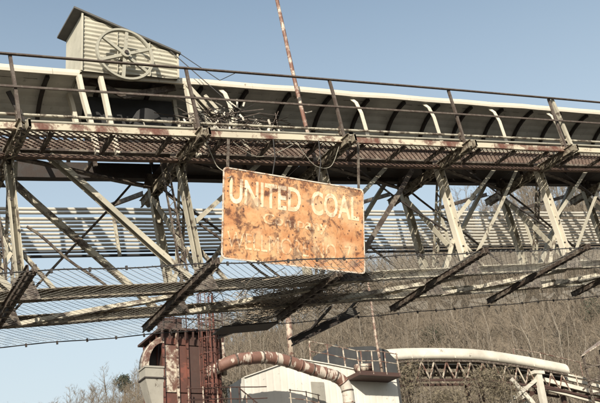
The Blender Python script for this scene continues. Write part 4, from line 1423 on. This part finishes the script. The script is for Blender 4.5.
def to_mesh(mb, name, mat):
    me = bpy.data.meshes.new(name)
    me.from_pydata(mb.v, [], mb.f)
    me.materials.append(mat)
    me.update()
    return me


variants = []
for k in range(7):
    h_ = [11, 13, 9.5, 14, 12, 10, 8][k]
    tm, cm = tree_mesh(100 + k, h_, [0.1, 0.14, 0.085, 0.15, 0.12, 0.095, 0.075][k], h_ * 0.34, [24, 28, 22, 28, 26, 24, 22][k], 11)
    variants.append((tm, cm, to_mesh(tm, 'trunk', MT['bark_pale'] if k % 3 == 1 else MT['bark']), to_mesh(cm, 'crown', MT['twigs'])))


def project(p):
    v = M.T @ (np.array(p) - CAM)
    return 300 + FPX * v[0] / v[2], 201.5 - FPX * v[1] / v[2], v[2]


spots = []
tries = 0
cells = {}
while len(spots) < 1350 and tries < 60000:
    tries += 1
    x, y = rng.uniform(20, 200), rng.uniform(45, 215)
    rel = A(x, y) - CR0
    d = rel @ CN
    if d < -22 or d > 112:
        continue
    z = hill(x, y)
    if z < 4:
        continue
    px, py, dp = project((x, y, z + 5))
    if px < -20 or px > 640 or py > 440 or py < 120:
        continue
    md = 2.0
    key = (int(x / 2.5), int(y / 2.5))
    if any((x - a) ** 2 + (y - b_) ** 2 < md * md for i in (-1, 0, 1) for j in (-1, 0, 1) for a, b_ in cells.get((key[0] + i, key[1] + j), [])):
        continue
    cells.setdefault(key, []).append((x, y))
    spots.append((x, y, z - 0.2, px, py, dp))
# individuals: the skyline at the left and the nearest ranks elsewhere
left = [t for t in spots if t[3] < 160]
left.sort(key=lambda t: abs((A(t[0], t[1]) - CR0) @ CN - 4))
rest = [t for t in spots if t[3] >= 160]
rest.sort(key=lambda t: t[5])
spots = left[:34] + rest + left[34:]
NI = 260
for i, (x, y, z, px, py, dp) in enumerate(spots[:NI]):
    tm, cm, tme, cme = variants[int(rng.integers(0, 7))]
    root = bpy.data.objects.new('bare_tree', None)
    col.objects.link(root)
    root.location = (x, y, z)
    root.rotation_euler = (rng.normal(0, 0.04), rng.normal(0, 0.04), rng.uniform(0, 6.28))
    sc1 = rng.uniform(0.6, 1.05) if px > 160 else rng.uniform(0.4, 0.65)
    root.scale = (sc1, sc1, sc1 * rng.uniform(0.9, 1.1))
    if px < 160:
        tag(root, 'leafless winter tree on the low skyline left of the tower', 'tree', 'bare trees on the skyline at lower left')
    elif px < 300:
        tag(root, 'leafless winter tree on the slope behind the tower and duct', 'tree', 'bare trees behind tower and duct')
    elif px < 400:
        tag(root, 'leafless winter tree on the slope above the white building', 'tree', 'bare trees above the white building')
    elif py > 300:
        tag(root, 'leafless winter tree on the slope just above the white covered conveyor', 'tree', 'bare trees above the covered conveyor')
    else:
        tag(root, 'leafless winter tree high on the hillside seen through the right of the truss', 'tree', 'bare trees behind the truss at right')
    for nm, me in (('trunk', tme), ('crown', cme)):
        o = bpy.data.objects.new(nm, me)
        col.objects.link(o)
        o.parent = root


def merged(name, idx, mat, items, scale_rng=(0.75, 1.12)):
    vs_all, fs_all, off = [], [], 0
    return vs_all


def merge_trees(items, which, name, mat):
    V, F = [], []
    off = 0
    for (k, x, y, z, a, sc1) in items:
        mb = variants[k][which]
        v = np.array(mb.v)
        ca, sa = math.cos(a), math.sin(a)
        vv = np.empty_like(v)
        vv[:, 0] = (v[:, 0] * ca - v[:, 1] * sa) * sc1 + x
        vv[:, 1] = (v[:, 0] * sa + v[:, 1] * ca) * sc1 + y
        vv[:, 2] = v[:, 2] * sc1 + z
        V.append(vv)
        F.extend([tuple(q_ + off for q_ in f) for f in mb.f])
        off += len(v)
    me = bpy.data.meshes.new(name)
    me.from_pydata(np.concatenate(V).tolist(), [], F)
    me.materials.append(mat)
    me.update()
    o = bpy.data.objects.new(name, me)
    col.objects.link(o)
    return o


items = [(int(rng.integers(0, 7)), x, y, z, rng.uniform(0, 6.28), rng.uniform(0.5, 1.0) if px > 150 else rng.uniform(0.35, 0.6)) for (x, y, z, px, py, dp) in spots[NI:]]
wood = thing('far_wood', (110, 140, 0), 'dense far wood of bare trees higher up the hillside', 'wood')
wood['kind'] = 'stuff'
for which, nm, mat in ((0, 'trunk_mass', MT['bark_mid']), (1, 'crown_mass', MT['twigs'])):
    o = merge_trees(items, which, nm, mat)
    o.parent = wood
    o.location = (-110, -140, 0)
    o['kind'] = 'stuff'

# undergrowth
bm2 = MB()
nb_ = 0
while nb_ < 5200:
    x, y = rng.uniform(15, 200), rng.uniform(45, 200)
    rel = A(x, y) - CR0
    if not (-8 < rel @ CN < 112):
        continue
    z = hill(x, y)
    px, py, dp = project((x, y, z))
    if z < 3 or px < -10 or px > 620 or py > 430:
        continue
    nb_ += 1
    for j in range(9):
        d_ = A(rng.normal(0, 0.5), rng.normal(0, 0.5), 1.0)
        L = rng.uniform(0.6, 2.2)
        p = A(x + rng.normal(0, 0.5), y + rng.normal(0, 0.5), z - 0.3)
        sd = A(rng.normal(), rng.normal(), 0)
        sd /= np.linalg.norm(sd)
        bm2.add([p - sd * 0.035, p + sd * 0.035, p + d_ * L], [(0, 1, 2)])
tag(bm2.build('undergrowth', MT['brush'], None, kind='stuff'), 'dry brown brush covering the hillside between the trees', 'brush')

# the evergreen on the skyline
rv = A(*(M @ np.array([(124 - 300) / FPX, -(398 - 201.5) / FPX, 1.0])))
kk = ((CR0 - CAM[:2]) @ CN) / (rv[:2] @ CN)
ep = CAM + rv * kk * 0.97
ep[2] = hill(ep[0], ep[1]) - 0.3
ev = thing('pine_tree', ep, 'dark flat topped pine standing out on the skyline left of the tower', 'tree')
topz = (CAM + rv * kk * 0.97)[2]
epx, epy, epd = project((ep[0], ep[1], topz))
eh = topz + 23 * epd / FPX - ep[2]
MB().tube([ep, ep + A(0.2, 0, eh * 0.5), ep + A(0.1, 0, eh * 0.95)], [0.28, 0.2, 0.06], 6).build('trunk', MT['bark'], ev)
cm = MB()
for k in range(1300):
    rr, az = math.sqrt(rng.random()), rng.uniform(0, 6.28)
    lay = rng.choice([0.62, 0.74, 0.86, 0.95], p=[0.18, 0.26, 0.34, 0.22])
    wd = {0.62: 1.0, 0.74: 1.7, 0.86: 1.6, 0.95: 1.0}[float(lay)]
    p = ep + A(rr * wd * math.cos(az) + 0.4 * math.sin(lay * 20), rr * wd * math.sin(az), eh * lay + rng.normal(0, 0.3) - rr * 0.4)
    d_ = rng.normal(0, 1, 3)
    d_ /= np.linalg.norm(d_)
    sd = np.cross(d_, rng.normal(0, 1, 3))
    sd /= np.linalg.norm(sd)
    cm.add([p - sd * 0.08, p + sd * 0.08, p + d_ * 0.4], [(0, 1, 2)])
for k in range(9):
    az = rng.uniform(0, 6.28)
    p = ep + A(0.1, 0, eh * rng.uniform(0.5, 0.85))
    cm.tube([p, p + A(math.cos(az) * 1.8, math.sin(az) * 1.8, 0.6)], [0.07, 0.02], 3)
cm.build('crown', MT['needles'], ev)


# dry shrubs and vines round the plant
def shrub(px, py, y, w, h_, n_, label, leaves=True):
    c = at(px, py, y)
    root = thing('shrub', (c[0], y, 0), label, 'shrub')
    st_ = MB()
    lf = MB()
    topz_ = c[2]
    for k in range(14):
        bx_ = c[0] + rng.normal(0, w * 0.2)
        by_ = y + rng.normal(0, 0.4)
        e = A(c[0] + rng.normal(0, w * 0.5), y + rng.normal(0, 0.6), topz_ - rng.random() ** 2 * h_)
        st_.tube([A(bx_, by_, 0), A((bx_ + e[0]) / 2 + rng.normal(0, 0.2), (by_ + e[1]) / 2, e[2] * 0.6), e], [0.06, 0.04, 0.012], 4, cap=False)
    for k in range(n_):
        p = A(c[0] + rng.normal(0, w * 0.42), y + rng.normal(0, 0.55), topz_ - abs(rng.normal(0, h_ * 0.5)))
        d_ = rng.normal(0, 1, 3) + A(0, 0, -0.3)
        d_ /= np.linalg.norm(d_)
        sd = np.cross(d_, rng.normal(0, 1, 3))
        sd /= np.linalg.norm(sd)
        if k % 3 and leaves:
            lf.add([p - sd * 0.06, p + d_ * 0.1, p + sd * 0.06, p + d_ * 0.24], [(0, 3, 2, 1)])
        else:
            lf.add([p - sd * 0.012, p + sd * 0.012, p + d_ * 0.7], [(0, 1, 2)])
    st_.build('stem', MT['bark'], root)
    lf.build('foliage', MT['leaf_dry'], root)


shrub(407, 364, 42.0, 1.3, 2.6, 1100, 'dry brown vine thicket between white building and covered conveyor')
shrub(486, 368, 42.2, 2.0, 2.6, 1500, 'pale dry leafy shrub in front of the covered conveyor truss')
shrub(505, 385, 42.6, 1.2, 1.8, 700, 'small dry shrub left of the white conveyor leg')
shrub(445, 392, 42.4, 2.0, 1.2, 900, 'low dry brush beneath the covered conveyor truss')
shrub(234, 383, 41.0, 1.6, 2.4, 1100, 'dark dry brush between tower and white building')


# dark evergreen thickets dotted over the slope
for k, (px, py, dk, w, lab) in enumerate(((436, 346, 95, 2.6, 'dark evergreen thicket on the slope above the covered conveyor'), (596, 322, 88, 2.8, 'dark evergreen thicket at the right edge of the hillside'),
                            (520, 300, 110, 1.6, 'small dark evergreen bush on the slope below the truss'), (262, 345, 100, 2.0, 'dark evergreen bush on the slope behind the duct'),
                            (565, 345, 84, 1.5, 'small dark evergreen bush above the lower conveyor'))):
    v = M @ np.array([(px - 300) / FPX, -(py - 201.5) / FPX, 1.0])
    v /= np.linalg.norm(v)
    t = 40.0
    while t < 260 and (CAM + v * t)[2] > hill(*(CAM + v * t)[:2]) - 0.2:
        t += 0.5
    g0 = CAM + v * t
    root = thing('evergreen_bush', g0, lab, 'bush')
    st_, lf = MB(), MB()
    for j in range(6):
        e = g0 + A(rng.normal(0, w * 0.4), rng.normal(0, w * 0.4), w * rng.uniform(0.5, 1.0))
        st_.tube([g0 - A(0, 0, 0.4), (g0 + e) / 2 + A(0, 0, 0.1), e], [0.06, 0.04, 0.02], 4, cap=False)
    for j in range(900):
        c3 = rng.normal(0, 1, 3)
        c3 /= np.linalg.norm(c3)
        c3 *= rng.random() ** 0.4
        p = g0 + A(c3[0] * w * 0.7 + 0.3 * math.sin(c3[2] * 9), c3[1] * w * 0.7, w * 0.55 + c3[2] * w * 0.6)
        d_ = rng.normal(0, 1, 3)
        d_ /= np.linalg.norm(d_)
        sd = np.cross(d_, rng.normal(0, 1, 3))
        sd /= np.linalg.norm(sd)
        lf.add([p - sd * 0.07, p + d_ * 0.14, p + sd * 0.07, p - d_ * 0.14], [(0, 1, 2, 3)])
    st_.build('stem', MT['bark'], root)
    lf.build('foliage', MT['needles'], root)
